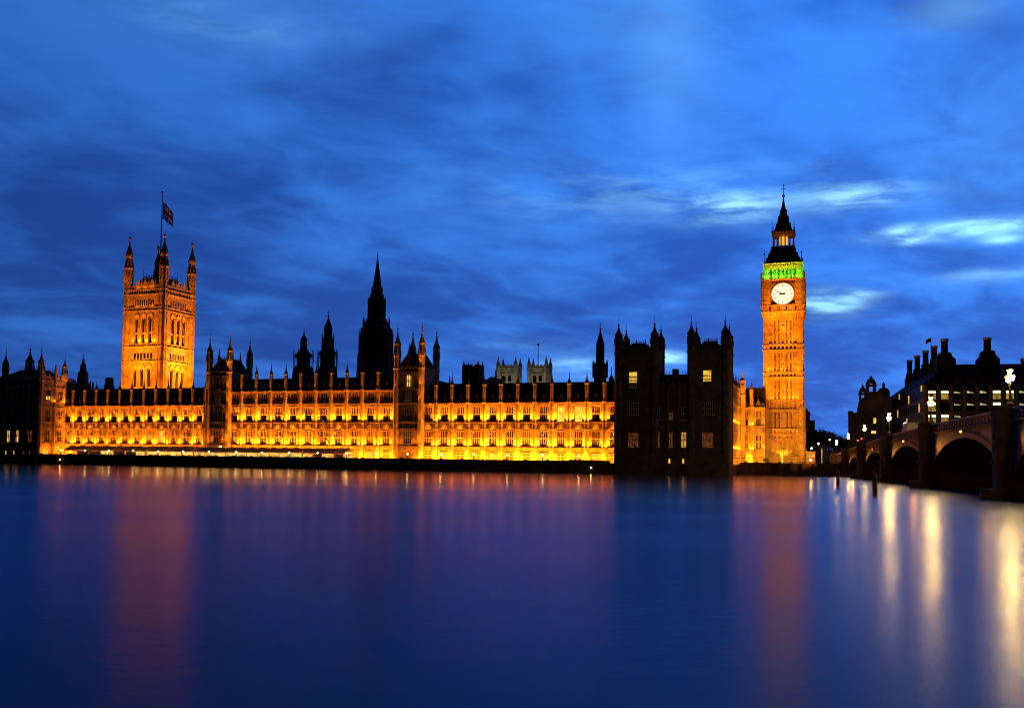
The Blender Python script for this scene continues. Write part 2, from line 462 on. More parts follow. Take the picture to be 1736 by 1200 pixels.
s_l, s_r = -420.0, S(1237, 0)            # the terrace wall runs from far left to the north pavilion
EMB_T = 24.0                             # beyond it the embankment steps back
s_b = S(1420, EMB_T)
def banks():
    mb = MB()
    pts = [W(-900, 0.5), W(s_r - 0.5, 0.5), W(s_r - 0.5, EMB_T + .5), W(s_b + 120, EMB_T + .5), W(s_b + 900, EMB_T + 200), W(s_b + 1500, 3500), W(-3000, 3500)]
    mb.plan([(p.x, p.y) for p in pts], -2.0, G)
    structure(mb.build('ground', M['ground']))
banks()
def river_wall(label, s0, s1, t, top, bays):
    r = thing('river_wall', label, 'wall', pt(s0, t, 0), TH)
    L = s1 - s0
    mb = MB(); mb.box(0, L, 0, .49, -2, top - .35); mb.box(0, L, -.25, 0, -2, .9); mb.build('wall_face', M['wall'], r)
    mb = MB(); mb.box(0, L, -.15, .75, top - .35, top); mb.build('coping', M['wall'], r)
    b = MB(); b.box(-.45, .45, -.4, -.001, -2, top - .5); b.sq(0, -.2, [(top - .5, .45, .2), (top + .25, .38, .18)])
    me = b.mesh('buttress', M['wall'])
    for i in range(bays): link('buttress', me, r, ((i + .5) * L / bays, 0, 0))
    return r
river_wall('long dark granite wall carrying the terrace above the river', S(-60, 0), s_r - 34, 0.0, 3.45, 36)
river_wall('dark embankment wall between the pavilion and the bridge below the clock tower', s_r + .3, s_b + 2, EMB_T, 3.5, 9)

# ------------------------------------------------------------------ gothic pieces
def window_mesh(w, h, lights=4, transom=0.52, depth=0.34, head=True, open_low=False):
    """stone bars of one window; origin at the middle of the sill, outer wall face at y = 0"""
    mb = MB()
    y0, y1 = depth - .2, depth
    for i in range(1, lights):
        x = -w / 2 + w * i / lights
        mb.box(x - .06, x + .06, y0, y1, h * transom if open_low else 0, h)
    for sx in (-1, 1): mb.box(sx * w / 2, sx * (w / 2 - .05), y0 + .01, y1 - .002, -.02, h)
    if transom: mb.box(-w / 2, w / 2, y0 - .05, y1 - .004, h * transom - .13, h * transom + .13)
    if head:
        lw = w / lights
        for i in range(lights):
            x0 = -w / 2 + lw * i
            n = 6; arc = [(x0 + lw / 2 - lw / 2 * math.cos(PI * k / n), h - .55 + .5 * math.sin(PI * k / n)) for k in range(n + 1)]
            mb.prism([(x0, h)] + arc + [(x0 + lw, h)], y0 + .02, y1 - .01)
    mb.box(-w / 2 - .12, w / 2 + .12, -.14, depth, -.2, -.002)
    return mb.mesh('window', M['trim'])
def pane_mesh(w, h, mat, depth=0.34):
    mb = MB(); mb.box(-w / 2, w / 2, depth + .003, depth + .06, 0, h)
    return mb.mesh('pane', mat)
WCACHE = {}
def window(root, x, z, w, h, lights=4, transom=0.52, mat='glass', depth=.34, head=True, rz=0.0, y=0.0, low=False):
    k = (w, h, lights, transom, depth, head, low)
    if k not in WCACHE: WCACHE[k] = window_mesh(*k)
    k2 = (w, h, mat, depth)
    if k2 not in WCACHE: WCACHE[k2] = pane_mesh(w, h, M[mat], depth)
    o = link('window', WCACHE[k], root, (x, y, z - root['base_z']))
    o.rotation_euler = (0, 0, rz)
    link('pane', WCACHE[k2], o, (0, 0, 0))
    return o
def turret(mb, x, y, r, z0, zpar, ztop, rod=1.6):
    """octagonal corner turret with an open stage and an ogee cap"""
    H = ztop - zpar
    a, b = zpar + H * .30, zpar + H * .56
    mb.stack(x, y, [(z0, r), (a, r)], 8)
    for zz in (zpar - .6, a - .5):
        mb.stack(x, y, [(zz, r * 1.01), (zz + .15, r * 1.18), (zz + .45, r * 1.18), (zz + .6, r * 1.01)], 8)
    mb.stack(x, y, [(a, r * 1.12), (a + .5, r * 1.12)], 8)
    for i in range(8):
        an = PI / 8 + i * PI / 4
        cx, cy = x + r * .82 * math.cos(an), y + r * .82 * math.sin(an)
        mb.box(cx - r * .14, cx + r * .14, cy - r * .14, cy + r * .14, a + .5, b)
        mb.stack(x + r * 1.05 * math.cos(an), y + r * 1.05 * math.sin(an), [(a + .5, r * .12), (a + .5 + H * .08, r * .10), (a + .5 + H * .13, 0)], 4)
    mb.stack(x, y, [(a + .5, r * .42), (b, r * .42)], 8)
    mb.stack(x, y, [(b - .002, r * 1.0), (b + .4, r * 1.1), (b + H * .06, r * 1.0), (b + H * .12, r * .66), (b + H * .20, r * .38), (b + H * .29, r * .20), (b + H * .295, r * .30), (b + H * .31, r * .18), (b + H * .38, r * .10), (ztop - .5, r * .09)], 8)
    mb.ball(x, y, ztop - .5, r * .26, 8, 5)
    mb.stack(x, y, [(ztop - .3, .07), (ztop + rod, .03)], 5)
def pinnacle_mesh(r, zb, zl, zt, mats):
    """two-stage pinnacle: lit octagonal stem and dark crocketed spike"""
    mb = MB()
    mb.stack(0, 0, [(zb, r * .95), (zb + .15, r * 1.1), (zb + .35, r * 1.1), (zb + .5, r * .95)], 8)
    mb.stack(0, 0, [(zb + .5, r * .9), (zb + 1.2, r * .9)], 8)
    mb.stack(0, 0, [(zb + 1.2, r * 1.12), (zb + 1.5, r * 1.12)], 8)
    for i in range(8):
        an = i * PI / 4 + PI / 8
        mb.box(r * .78 * math.cos(an) - .09, r * .78 * math.cos(an) + .09, r * .78 * math.sin(an) - .09, r * .78 * math.sin(an) + .09, zb + 1.5, zl - .4)
    mb.stack(0, 0, [(zb + 1.5, r * .62), (zl - .4, r * .62)], 8)
    mb.stack(0, 0, [(zl - .4, r * 1.0), (zl - .2, r * 1.15), (zl, r * 1.15)], 8)
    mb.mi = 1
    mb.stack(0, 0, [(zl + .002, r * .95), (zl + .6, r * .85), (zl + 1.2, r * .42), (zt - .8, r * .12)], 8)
    mb.ball(0, 0, zt - .7, r * .24, 6, 4)
    mb.stack(0, 0, [(zt - .6, .05), (zt + .6, .02)], 4)
    return mb.mesh('pinnacle', mats)

BAND = [(6.95, .40), (12.42, .42), (14.42, .42)]
ROWS = [(7.75, 12.0), (14.85, 19.4)]
WINW = 2.25
def ornament_mesh(w):
    """carved shield and crown under an upper window"""
    mb = MB()
    mb.prism([(-.45, 12.95), (0, 12.82), (.45, 12.95), (.52, 13.6), (-.52, 13.6)], -.16, -.001)
    mb.prism([(-.5, 13.66), (.5, 13.66), (.62, 14.2), (.3, 13.92), (0, 14.28), (-.3, 13.92), (-.62, 14.2)], -.2, -.001)
    for sx in (-1, 1):
        mb.prism([(sx * .95 - .28, 12.95), (sx * .95 + .28, 12.95), (sx * .95 + .1, 13.5), (sx * .95 + .28, 14.1), (sx * .95 - .28, 14.1), (sx * .95 - .1, 13.5)], -.13, -.001)
    return mb.mesh('carved_shield', M['trim'])
SHIELD = ornament_mesh(WINW)
def buttress_mesh(top):
    mb = MB()
    mb.stack(0, 0, [(G, .80), (7.0, .80), (7.25, .66), (top + .4, .64)], 8)
    for z, h in BAND + [(top - .1, .4)]:
        mb.stack(0, 0, [(z, .74), (z + .06, .88), (z + .3, .88), (z + .36, .74)], 8)
    for z0, z1 in ((8.0, 12.2), (15.0, 20.0)) + (((20.9, 24.6),) if top > 22 else ()):
        for i in (4, 5, 6, 7):
            an = i * PI / 4 + PI / 8 - PI / 4 + PI / 8
            mb.box(.60 * math.cos(an) - .05, .60 * math.cos(an) + .05, .60 * math.sin(an) - .05, .60 * math.sin(an) + .05, z0, z1)
    return mb.mesh('buttress', M['trim'])

def wing(label, s0, t0, L, nb, rz=0.0, storeys=2, doors=True, power=1.0, lit=(), ends=(True, True), roof=True, terr=1.0, depth=14.0, pinn=True, first=0):
    r = thing('palace_wing', label, 'building', pt(s0, t0), TH + rz)
    w = L / nb
    top = 20.5 if storeys == 2 else 24.9
    rows = list(ROWS)
    if storeys == 3: rows.append((21.55, 24.2))
    if doors: rows = [(G + .02, 5.35)] + rows
    mb = MB()
    edges = [0.0]
    ww = WINW if w > 4.6 else w * .40
    for i in range(nb):
        c = (i + .5) * w
        edges += [c - ww / 2, c + ww / 2]
    edges.append(L)
    for k in range(0, len(edges), 2): mb.box(edges[k], edges[k + 1], 0, .8, G, top)
    for i in range(nb):
        c = (i + .5) * w; z = G
        for a, b in rows + [(top, top)]:
            if a - z > .05: mb.box(c - ww / 2, c + ww / 2, .012, .78, z, a)
            z = b
    mb.box(0, L, .82, depth, G, top - .3)
    mb.build('wall', M['stone'], r)
    # string courses, cornice, panel ribs
    mb = MB()
    for z, h in BAND: mb.box(0, L, -h, -.001, z, z + .30)
    mb.box(0, L, -.32, -.001, top - .45, top - .25); mb.box(0, L, -.85, -.001, top - .25, top + .06)
    if storeys == 3:
        mb.box(0, L, -.5, -.001, 20.4, 20.7)
    spans = [(7.3, 12.4), (14.75, 20.0)] + ([(20.9, 24.4)] if storeys == 3 else [])
    for i in range(nb):
        c = (i + .5) * w
        for z0, z1 in spans:
            for off in (ww / 2 + .14, ww / 2 + .75):
                for sx in (-1, 1):
                    if off < w / 2 - .6: mb.box(c + sx * off - .06, c + sx * off + .06, -.12, -.001, z0, z1)
            for sx in (-1, 1):
                xx = c + sx * (ww / 2 + .45)
                mb.box(xx - .27, xx + .27, -.075, -.001, z0 + (z1 - z0) * .52, z0 + (z1 - z0) * .52 + .16)
                mb.prism([(xx - .28, z1 - .02), (xx - .28, z1 - .55), (xx, z1 - .2), (xx + .28, z1 - .55), (xx + .28, z1 - .02)], -.085, -.002)
            mb.box(c - ww / 2 - .2, c + ww / 2 + .2, -.2, -.001, z1 - .42, z1 - .25)
        for q in range(7):
            xx = c - w * .36 + q * w * .12
            mb.box(xx - .09, xx + .09, -.24, -.002, top - .85, top - .46)
        if doors: mb.box(c - ww / 2 - .15, c + ww / 2 + .15, -.3, -.001, 5.42, 5.62)
    mb.build('moulding', M['trim'], r)
    # parapet with openwork and a gablet in each bay
    mb = MB()
    mb.box(0, L, -.05, .35, top + .062, top + .9)
    k = 0.0
    while k < L - .5:
        mb.box(k + .1, k + .55, -.03, .33, top + .9, top + 1.45); k += .9
    for i in range(nb):
        c = (i + .5) * w
        mb.prism([(c - .8, top + .9), (c + .8, top + .9), (c + .25, top + 2.1), (c, top + 3.0), (c - .25, top + 2.1)], -.12, .12)
    mb.build('parapet', M['unlit_stone'], r)
    if roof:
        mb = MB()
        rt = top + (6.4 if storeys == 2 else 4.6)
        mb.rings([[(0, .9, top - .28), (L, .9, top - .28), (L, depth, top - .28), (0, depth, top - .28)],
                  [(.2, depth * .36, rt), (L - .2, depth * .36, rt), (L - .2, depth * .72, rt), (.2, depth * .72, rt)]], 4)
        x = .3
        while x < L:
            mb.box(x, x + .06, depth * .37, depth * .37 + .06, rt, rt + .5); x += 1.1
        mb.build('roof', M['slate'], r)
    bm_ = buttress_mesh(top)
    pm = pinnacle_mesh(.60, top + .4, top + 5.6, top + 9.2, [M['trim'], M['unlit_stone']])
    for i in range(nb + 1):
        if (i == 0 and not ends[0]) or (i == nb and not ends[1]): continue
        link('buttress', bm_, r, (i * w, -.42, -G))
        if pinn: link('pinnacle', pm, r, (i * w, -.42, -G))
    for i in range(nb):
        c = (i + .5) * w
        for j, (a, b) in enumerate(rows):
            mat = 'glass'
            if doors and j == 0: mat = 'lit_dim' if (i * 7 + first) % 3 else 'lit_warm'
            elif RND.random() < .16: mat = 'room_lamp'
            if (i, j) in lit: mat = lit[(i, j)]
            if doors and j == 0:
                window(r, c, a, ww, round(b - a, 3), 2, 0.72, mat, head=False)
            elif storeys == 3 and j == len(rows) - 1:
                window(r, c, a, ww, round(b - a, 3), 3, None, mat)
            else:
                window(r, c, a, ww, round(b - a, 3), 4, .5, mat, low=(14 < a < 16 and (i * 3 + first) % 7 != 2))
        link('carved_shield', SHIELD, r, (c, 0, -G))
        # the floodlights that wash this bay: two on each ledge beside the window
        jit = lambda: power * RND.choice((.65, .85, 1.0, 1.0, 1.15, 1.35)) * RND.uniform(.9, 1.1)
        for sx in (-1, 1):
            xx = c + sx * (ww / 2 + .62)
            area_light(r, (xx, -1.15, 7.3), (0, .32, 1), 640 * jit(), .5, .35, spread=115)
            area_light(r, (xx, -1.15, 14.75), (0, .24, 1), 620 * jit(), .5, .35, spread=84)
        area_light(r, (c, -.9, 12.72), (0, .5, 1), 70 * jit(), 1.2, .2)
        if storeys == 3: area_light(r, (c, -.85, 23.0), (0, .4, 1), 42 * jit(), 3.0, .2)
        if terr:
            for sx in (-1, 1): area_light(r, (c + sx * w * .28, -2.4, G + .25), (0, .9, 1), 1150 * jit() * terr, 1.0, .4)
        spot_light(r, (c, -1.0, top + .12), (c, 0, top + 2.5), 110 * jit(), 30, 1.0, .05)
    if pinn:
        for i in range(nb + 1):
            if (i == 0 and not ends[0]) or (i == nb and not ends[1]): continue
            spot_light(r, (i * w, -1.95, top + .35), (i * w, -.42, top + 3.8), 330 * RND.uniform(.6, 1.2) * power, 34, .8, .1)
    return r

def battlement(mb, x0, x1, y0, y1, z, h=.9, step=1.1, th=.3):
    def run(a, b, fn):
        n = max(1, int((b - a) / step)); q = (b - a) / n
        for i in range(n): fn(a + i * q + q * .2, a + i * q + q * .8)
    mb.box(x0, x1, y0, y0 + th, z, z + h * .5); mb.box(x0, x1, y1 - th, y1, z, z + h * .5)
    mb.box(x0, x0 + th, y0 + th, y1 - th, z, z + h * .5); mb.box(x1 - th, x1, y0 + th, y1 - th, z, z + h * .5)
    run(x0, x1, lambda a, b: (mb.box(a, b, y0 + .02, y0 + th - .02, z + h * .5, z + h), mb.box(a, b, y1 - th + .02, y1 - .02, z + h * .5, z + h)))
    run(y0, y1, lambda a, b: (mb.box(x0 + .02, x0 + th - .02, a, b, z + h * .5, z + h), mb.box(x1 - th + .02, x1 - .02, a, b, z + h * .5, z + h)))

def palace_tower(label, s0, s1, t0, t1, zpar, ztop, tr, wins, stone='stone', roof_h=4.5, lit_corners=(), mid_spikes=True, pw=1.0):
    """square tower of the palace: body, four corner turrets, hipped roof with iron cresting"""
    r = thing('palace_tower', label, 'tower', pt(s0, t0), TH)
    L, Dp = s1 - s0, t1 - t0
    mb = MB(); mb.box(.2, L - .2, .55, Dp, G, zpar)
    cs = sorted(set((a, b) for a, b, *_ in wins))
    mb.box(.2, L - .2, .3, .549, G, wins[0][1] - .3 if wins else zpar)
    mb.build('wall', M[stone], r)
    mb = MB()
    for z in (7.0, 12.45, 14.45, 20.4, 24.9, zpar - 1.9, zpar - .3):
        if z < zpar: mb.box(.1, L - .1, -.12 if z > 20 else -.02, Dp + .1, z, z + .28)
    for i in range(5):
        x = L * (i + .5) / 5
        if i != 2: mb.box(x - .1, x + .1, .35, .548, 7.3, zpar - 2)
    for i in range(6):
        x = L * .12 + L * .76 * i / 5
        mb.prism([(x - .3, zpar), (x + .3, zpar), (x, zpar + .9)], .0, .3)
    mb.build('moulding', M['trim' if stone == 'stone' else 'unlit_stone'], r)
    mb = MB(); battlement(mb, .1, L - .1, .05, Dp + .05, zpar + .001, 1.3); mb.build('parapet', M['unlit_stone'], r)
    mb = MB()
    mb.rings([[(.6, .8, zpar), (L - .6, .8, zpar), (L - .6, Dp - .6, zpar), (.6, Dp - .6, zpar)],
              [(L * .28, Dp * .28, zpar + roof_h), (L * .72, Dp * .28, zpar + roof_h), (L * .72, Dp * .72, zpar + roof_h), (L * .28, Dp * .72, zpar + roof_h)]], 4)
    for i in range(8):
        x = L * .28 + L * .44 * i / 7
        for y in (Dp * .28, Dp * .72): mb.tube((x, y, zpar + roof_h), (x, y, zpar + roof_h + 1.0), .05, .02, 4)
    mb.box(L * .28, L * .72, Dp * .28 - .03, Dp * .28 + .03, zpar + roof_h + .4, zpar + roof_h + .5)
    mb.build('roof', M['slate'], r)
    for x in (tr * .6, L - tr * .6):
        for y in (tr * .6, Dp - tr * .6):
            mb = MB(); turret(mb, x, y, tr, G, zpar, ztop); mb.build('turret', M['trim' if stone == 'stone' else 'unlit_stone'], r)
    if mid_spikes:
        for x, y in ((L / 2, .3), (L / 2, Dp - .3)):
            mb = MB(); mb.stack(x, y, [(zpar, .55), (zpar + roof_h * .8, .5), (zpar + roof_h * .85, .65), (zpar + roof_h + .8, .3), (zpar + roof_h + 3.2, .04)], 8)
            mb.build('pinnacle', M['unlit_stone'], r)
    for xx, z, w_, h_, li, mat in wins: window(r, xx * L, z, w_, h_, li, .5, mat, y=-.12)
    for (x, y) in lit_corners:
        pass
    return r

# ------------------------------------------------------------------ the river front
T_F = 12.0
sA, sB = S(106, T_F), S(349, T_F)
tA0, tA1 = S(349, 11), S(389, 11)
mA, mB = S(386, T_F), S(669, T_F)
tB0, tB1 = S(668, 11), S(716, 11)
rA, rB = S(713, T_F), S(1056, T_F)
wing('long two storey floodlit front left of the darker turreted tower, behind the marquees', sA, T_F, sB - sA, 12, storeys=2, doors=False, terr=.55, power=.95,
     lit={(8, 0): 'lit_pale'}, ends=(False, True))
wing('central three storey floodlit front between the two turreted towers', mA, T_F, mB - mA, 11, storeys=3, doors=True, power=1.0, terr=1.0,
     lit={(9, 1): 'lit_dim'}, ends=(False, False))
wing('floodlit front with lit ground floor, right of the tower with one lit window', rA, T_F, rB - rA, 12, storeys=2, doors=True, power=1.05, terr=1.15,
     lit={(8, 2): 'lit_pale', (9, 2): 'lit_pale', (2, 1): 'lit_dim', (6, 1): 'lit_dim'}, ends=(True, False), first=2)

def tower_pair():
    out = []
    for lab, a, b, zp, zt, wn in (
        ('dark turreted tower with one lit corner turret, between left and central fronts', tA0, tA1, Z(385, 629, 11), Z(385, 572, 11),
         [(.5, 8.0, 2.6, 4.0, 4, 'glass'), (.5, 15.0, 2.6, 4.3, 4, 'glass'), (.5, 21.4, 2.2, 2.6, 4, 'lit_dim'), (.5, 26.0, 1.2, 3.4, 2, 'glass')]),
        ('dark turreted tower with a pale lit upper window, between central and right fronts', tB0, tB1, Z(711, 622, 11), Z(711, 554, 11),
         [(.5, 8.0, 2.6, 4.0, 4, 'lit_dim'), (.5, 15.0, 2.6, 4.3, 4, 'glass'), (.5, 21.4, 2.2, 2.6, 4, 'lit_dim'), (.5, 25.8, 1.3, 3.6, 2, 'lit_pale')])):
        L = b - a
        r = palace_tower(lab, a, b, 10.8, 10.8 + 12.5, zp, zt, 1.05, wn)
        # floodlights on the right-hand corner turret and beside the lower windows
        for z0, p in ((7.3, 90), (14.7, 50), (20.8, 45), (25.2, 50), (zp + .3, 50)):
            area_light(r, (L - .6, -1.5, z0), (0, .35, 1), p * .62, .3, .3, spread=60)
        area_light(r, (.4, -1.4, 25.2), (0, .35, 1), 14, .4, .3, spread=100)
        for x in (.2, .8): area_light(r, (L * x, -2.6, G + .25), (0, .8, 1), 220, 1.0, .4)
        for x in (.24, .76):
            area_light(r, (L * x, -.9, 7.3), (0, .4, 1), 80, .4, .3, spread=100)
            pass
        out.append(r)
    return out
TOWER_A, TOWER_B = tower_pair()

# ------------------------------------------------------------------ north pavilion (dark) at the right end of the front
def north_pavilion():
    s0, s1, m0, m1 = S(1043.5, 0), S(1233.5, 0), S(1112.5, 0), S(1167.5, 0)
    G0 = -1.0
    zp = Z(1070, 597, 0); zt = Z(1096, 548, 0); zm = Z(1140, 655, 0); zr = Z(1140, 634, 4)
    r = thing('palace_pavilion', 'unlit dark pavilion with two turreted towers rising straight from the river', 'building', pt(s0, 0, 0), TH)
    L = s1 - s0; a, b = m0 - s0, m1 - s0; Dp = 12.0
    mb = MB()
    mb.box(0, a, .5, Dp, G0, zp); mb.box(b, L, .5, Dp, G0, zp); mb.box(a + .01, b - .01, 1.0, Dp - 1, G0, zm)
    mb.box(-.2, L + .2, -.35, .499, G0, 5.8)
    mb.build('wall', M['unlit_stone'], r)
    mb = MB()
    for x0, x1 in ((0, a), (b, L)):
        for z in (7.0, 12.45, 14.45, 20.4, 25.5, 33.0 if zp > 34 else zp - 3, zp - .5): mb.box(x0 - .1, x1 + .1, .3, Dp + .1, z, z + .3)
        for i in range(6):
            x = x0 + (x1 - x0) * (i + .5) / 6
            if i not in (2, 3): mb.box(x - .09, x + .09, .30, .499, 7.3, zp - 2)
        for i in range(13):
            x = x0 + (x1 - x0) * (i + .5) / 13
            for z in (12.75, 20.75): mb.prism([(x - .26, z), (x + .26, z), (x + .26, z + 1.1), (x, z + 1.6), (x - .26, z + 1.1)], .36, .4995)
            mb.prism([(x - .2, zp - .2), (x + .2, zp - .2), (x, zp + 2.6)], .2, .41)
    for z in (7.0, 12.45, 14.45, 20.4, zm - .4): mb.box(a + .11, b - .11, .85, Dp - .9, z, z + .3)
    for i in range(4):
        x = a + (b - a) * i / 3
        if 0 < i < 3: mb.stack(x, 1.0, [(G0, .5), (zm + .3, .45), (zm + .5, .55), (zm + 2.2, .05)], 8)
    mb.build('moulding', M['unlit_stone'], r)
    for x0, x1 in ((0, a), (b, L)):
        mb = MB(); battlement(mb, x0 + .05, x1 - .05, .42, Dp, zp + .001, 1.3); mb.build('parapet', M['unlit_stone'], r)
    mb = MB(); battlement(mb, a + .1, b - .1, .9, Dp - 1, zm + .001, 1.1); mb.build('parapet', M['unlit_stone'], r)
    mb = MB()
    mb.rings([[(a + .3, 1.6, zm), (b - .3, 1.6, zm), (b - .3, Dp - 1.6, zm), (a + .3, Dp - 1.6, zm)], [(a + .3, 5, zr), (b - .3, 5, zr), (b - .3, Dp - 5, zr), (a + .3, Dp - 5, zr)]], 4)
    n = 20
    for i in range(n + 1):
        x = a + .4 + (b - a - .8) * i / n; mb.tube((x, 5, zr), (x, 5, zr + 1.0), .06, .03, 4)
    mb.box(a + .4, b - .4, 4.97, 5.03, zr + .45, zr + .55)
    mb.box((a + b) / 2 - .9, (a + b) / 2 + .7, 5.1, 6.6, zr, zr + 1.5)
    for x0, x1 in ((0, a), (b, L)):
        q = x1 - x0
        mb.rings([[(x0 + .7, 1.2, zp), (x1 - .7, 1.2, zp), (x1 - .7, Dp - .7, zp), (x0 + .7, Dp - .7, zp)],
                  [(x0 + q * .36, 4.5, zp + 3.0), (x0 + q * .64, 4.5, zp + 3.0), (x0 + q * .64, 7.5, zp + 3.0), (x0 + q * .36, 7.5, zp + 3.0)]], 4)
        for i in range(9):
            x = x0 + q * (.36 + .28 * i / 8); mb.tube((x, 4.5, zp + 3), (x, 4.5, zp + 3.9), .06, .03, 4)
        mb.box(x0 + q * .36, x0 + q * .64, 4.47, 4.53, zp + 3.3, zp + 3.4)
        for i in range(5):
            x = x0 + q * (.28 + .44 * i / 4); mb.stack(x, .6, [(zp, .35), (zp + 1.8, .3), (zp + (3.6 if i % 2 == 0 else 2.8), .04)], 6)
    mb.build('roof', M['slate'], r)
    for x0, x1 in ((0, a), (b, L)):
        for x in (x0 + .55, x1 - .7):
            for y in (.95, Dp - .9):
                mb = MB(); turret(mb, x, y, 1.12, G0, zp, zt + (.3 if y < 2 else 0)); mb.build('turret', M['unlit_stone'], r)
    y = .08
    def wx(px_): return S(px_, 0) - s0
    for px_, top, mat in ((1072.5, 630, 'lit_pale'), (1198.5, 627, 'lit_pale')):
        z1 = Z(px_, top, 0); window(r, wx(px_), z1 - 3.0, 2.15, 3.0, 4, .5, mat, y=y)
    window(r, wx(1072), Z(1072, 657, 0), 2.0, 1.0, 4, None, 'lit_dim', head=False, y=y)
    for px_, mat in ((1073, 'lit_red'), (1199.5, 'lit_red')): window(r, wx(px_), Z(px_, 758, 0), 2.9, 3.9, 6, .5, mat, y=y)
    for px_ in (1073, 1201): window(r, wx(px_), Z(px_, 702, 0), 3.0, 3.2, 6, .5, 'glass', y=y)
    for px_, mat in ((1113.5, 'lit_red'), (1136, 'lit_red'), (1158.5, 'lit_warm')):
        window(r, wx(px_), Z(px_, 758, 0), 1.35, 4.1, 2, .5, mat, y=.58)
    window(r, wx(1136), Z(1136, 711, 0), 1.3, 1.9, 2, .5, 'lit_red', y=.58)
    for px_ in (1113.5, 1158.5): window(r, wx(px_), Z(px_, 711, 0), 1.3, 3.4, 2, .5, 'glass', y=.58)
    for px_ in (1135.5, 1159): window(r, wx(px_), Z(px_, 785, 0), .55, 1.2, 1, None, 'lit_pale', y=-.76, head=False)
    return r
north_pavilion()

# ------------------------------------------------------------------ south pavilion at the left edge
def south_pavilion():
    s1 = S(66, 0); s0 = s1 - 24
    zp = Z(67, 643, 0); zt = Z(68, 592, 0)
    r = thing('palace_pavilion', 'left pavilion, dark towards the river with an orange lit side wall', 'building', pt(s0, 0, 0), TH)
    L = 24.0; Dp = 16.0
    mb = MB(); mb.box(0, L - .6, .5, Dp, -1, zp); mb.box(-.2, L - .6, -.1, .499, -1, 5.6)
    mb.build('wall', M['unlit_stone'], r)
    # lit side wall facing right: piers and spandrels round two columns of windows
    T = Matrix.Translation((L, 0, 0)) @ Matrix.Rotation(PI / 2, 4, 'Z')
    mb = MB(); xs = [.0, 2.9, 5.0, 8.4, 10.4, 12.1]
    rows = [(3.2, 5.0), (7.8, 11.8), (14.8, 18.9), (22.3, 25.8)]
    for k in range(0, 6, 2): mb.box(xs[k], xs[k + 1], 0, .59, -1, zp, T)
    for k in (1, 3):
        z = -1
        for a, b in rows + [(zp, zp)]:
            mb.box(xs[k], xs[k + 1], .012, .58, z, a, T); z = b
    mb.build('side_wall', M['stone'], r)
    mb = MB()
    for z in (7.0, 12.45, 14.45, 19.6, 21.5, 26.6, zp - .4): mb.box(.2, 12.1, -.22, -.001, z, z + .3, T)
    for z in (7.0, 12.45, 14.45, 20.4, 26.6, zp - .4): mb.box(0, L - 1.4, .28, .499, z, z + .3)
    for i in range(9):
        x = 1.2 + i * 2.5; mb.box(x - .1, x + .1, .34, .498, 6, zp - 1.5)
    mb.build('moulding', M['trim'], r)
    for k in (1, 3):
        for j, (a, b) in enumerate(rows):
            mat = 'glass'
            if k == 1 and j == 0: mat = 'lit_pale'
            if k == 1 and j == 3: mat = 'lit_dim'
            if k == 3 and j == 0: continue
            w_ = xs[k + 1] - xs[k]
            if k == 1 and j == 3: window(r, L, a, round(w_, 3), 1.5, 3, None, 'lit_pale', rz=PI / 2, y=(xs[k] + xs[k + 1]) / 2); a += 1.5
            window(r, L, a, round(w_, 3), round(b - a, 3), 3, .5 if b - a > 2.5 else None, 'glass' if k == 1 and j == 3 else mat, rz=PI / 2, y=(xs[k] + xs[k + 1]) / 2)
    for px_, mat in ((1, 'lit_warm'), (14.5, 'lit_pale'), (28.5, 'lit_pale')):
        window(r, S(px_, 0) - s0, Z(px_, 749, 0), 1.25, Z(px_, 729, 0) - Z(px_, 749, 0), 2, .5, mat, y=.08)
    window(r, S(50, 0) - s0, Z(50, 749, 0), 2.6, 4.0, 4, .5, 'lit_red', y=.08)
    for px_ in (13, 26.5, 43, 53): window(r, S(px_, 0) - s0, Z(px_, 770, 0), .55, 1.2, 1, None, 'lit_warm' if px_ < 30 else 'lit_red', y=-.52, head=False)
    mb = MB(); battlement(mb, .1, L - .1, .4, Dp, zp + .001, 1.5)
    for y in (2, 4, 8, 10): mb.prism([(y - .7, zp + .5), (y + .7, zp + .5), (y, zp + 2.6)], -.1, .15, T)
    mb.build('parapet', M['trim'], r)
    mb = MB(); mb.rings([[(.6, 1, zp), (L - .8, 1, zp), (L - .8, Dp - .6, zp), (.6, Dp - .6, zp)], [(9, 6, zp + 4.0), (L - 6, 6, zp + 4.0), (L - 6, Dp - 6, zp + 4.0), (9, Dp - 6, zp + 4.0)]], 4)
    for i in range(10):
        x = 9 + (L - 15) * i / 9; mb.tube((x, 6, zp + 4.0), (x, 6, zp + 5.4), .07, .03, 4)
    mb.build('roof', M['slate'], r)
    for x, y, rr, zz in ((L - .6, .9, 1.05, zt), (L - .7, 11.6, .95, zt - 1.6), (S(37.8, 2) - s0, 4.5, 1.5, zt + 1.0), (S(6.7, 1) - s0, 1.0, 1.1, zt - .5), (S(68, 12) - s0 - 1.0, 13.0, 1.15, zt - 1.0)):
        mb = MB(); turret(mb, x, y, rr, -1, zp, zz); mb.build('turret', M['trim' if y in (.9, 11.6) and x > 20 else 'unlit_stone'], r)
    mb = MB(); mb.stack(L + .1, 6.7, [(-1, .5), (zp + 2, .45), (zp + 3.6, .5), (zp + 6.5, .05)], 8); mb.build('buttress', M['trim'], r)
    for x, z, p in ((3.0, G + .3, 500), (9.0, G + .3, 900), (9.5, 14.8, 120), (10.5, 21.9, 70), (6.0, 21.9, 40)):
        area_light(r, tuple(T @ Vector((x, -2.0 if z < 5 else -.6, z))), tuple((T.to_3x3() @ Vector((0, .45, 1)))), p * 1.3, 1.0, .4)
    area_light(r, (L + .9, 11.2, zp + .2), (-.5, .1, 1), 26, .4, .3)
    return r
south_pavilion()

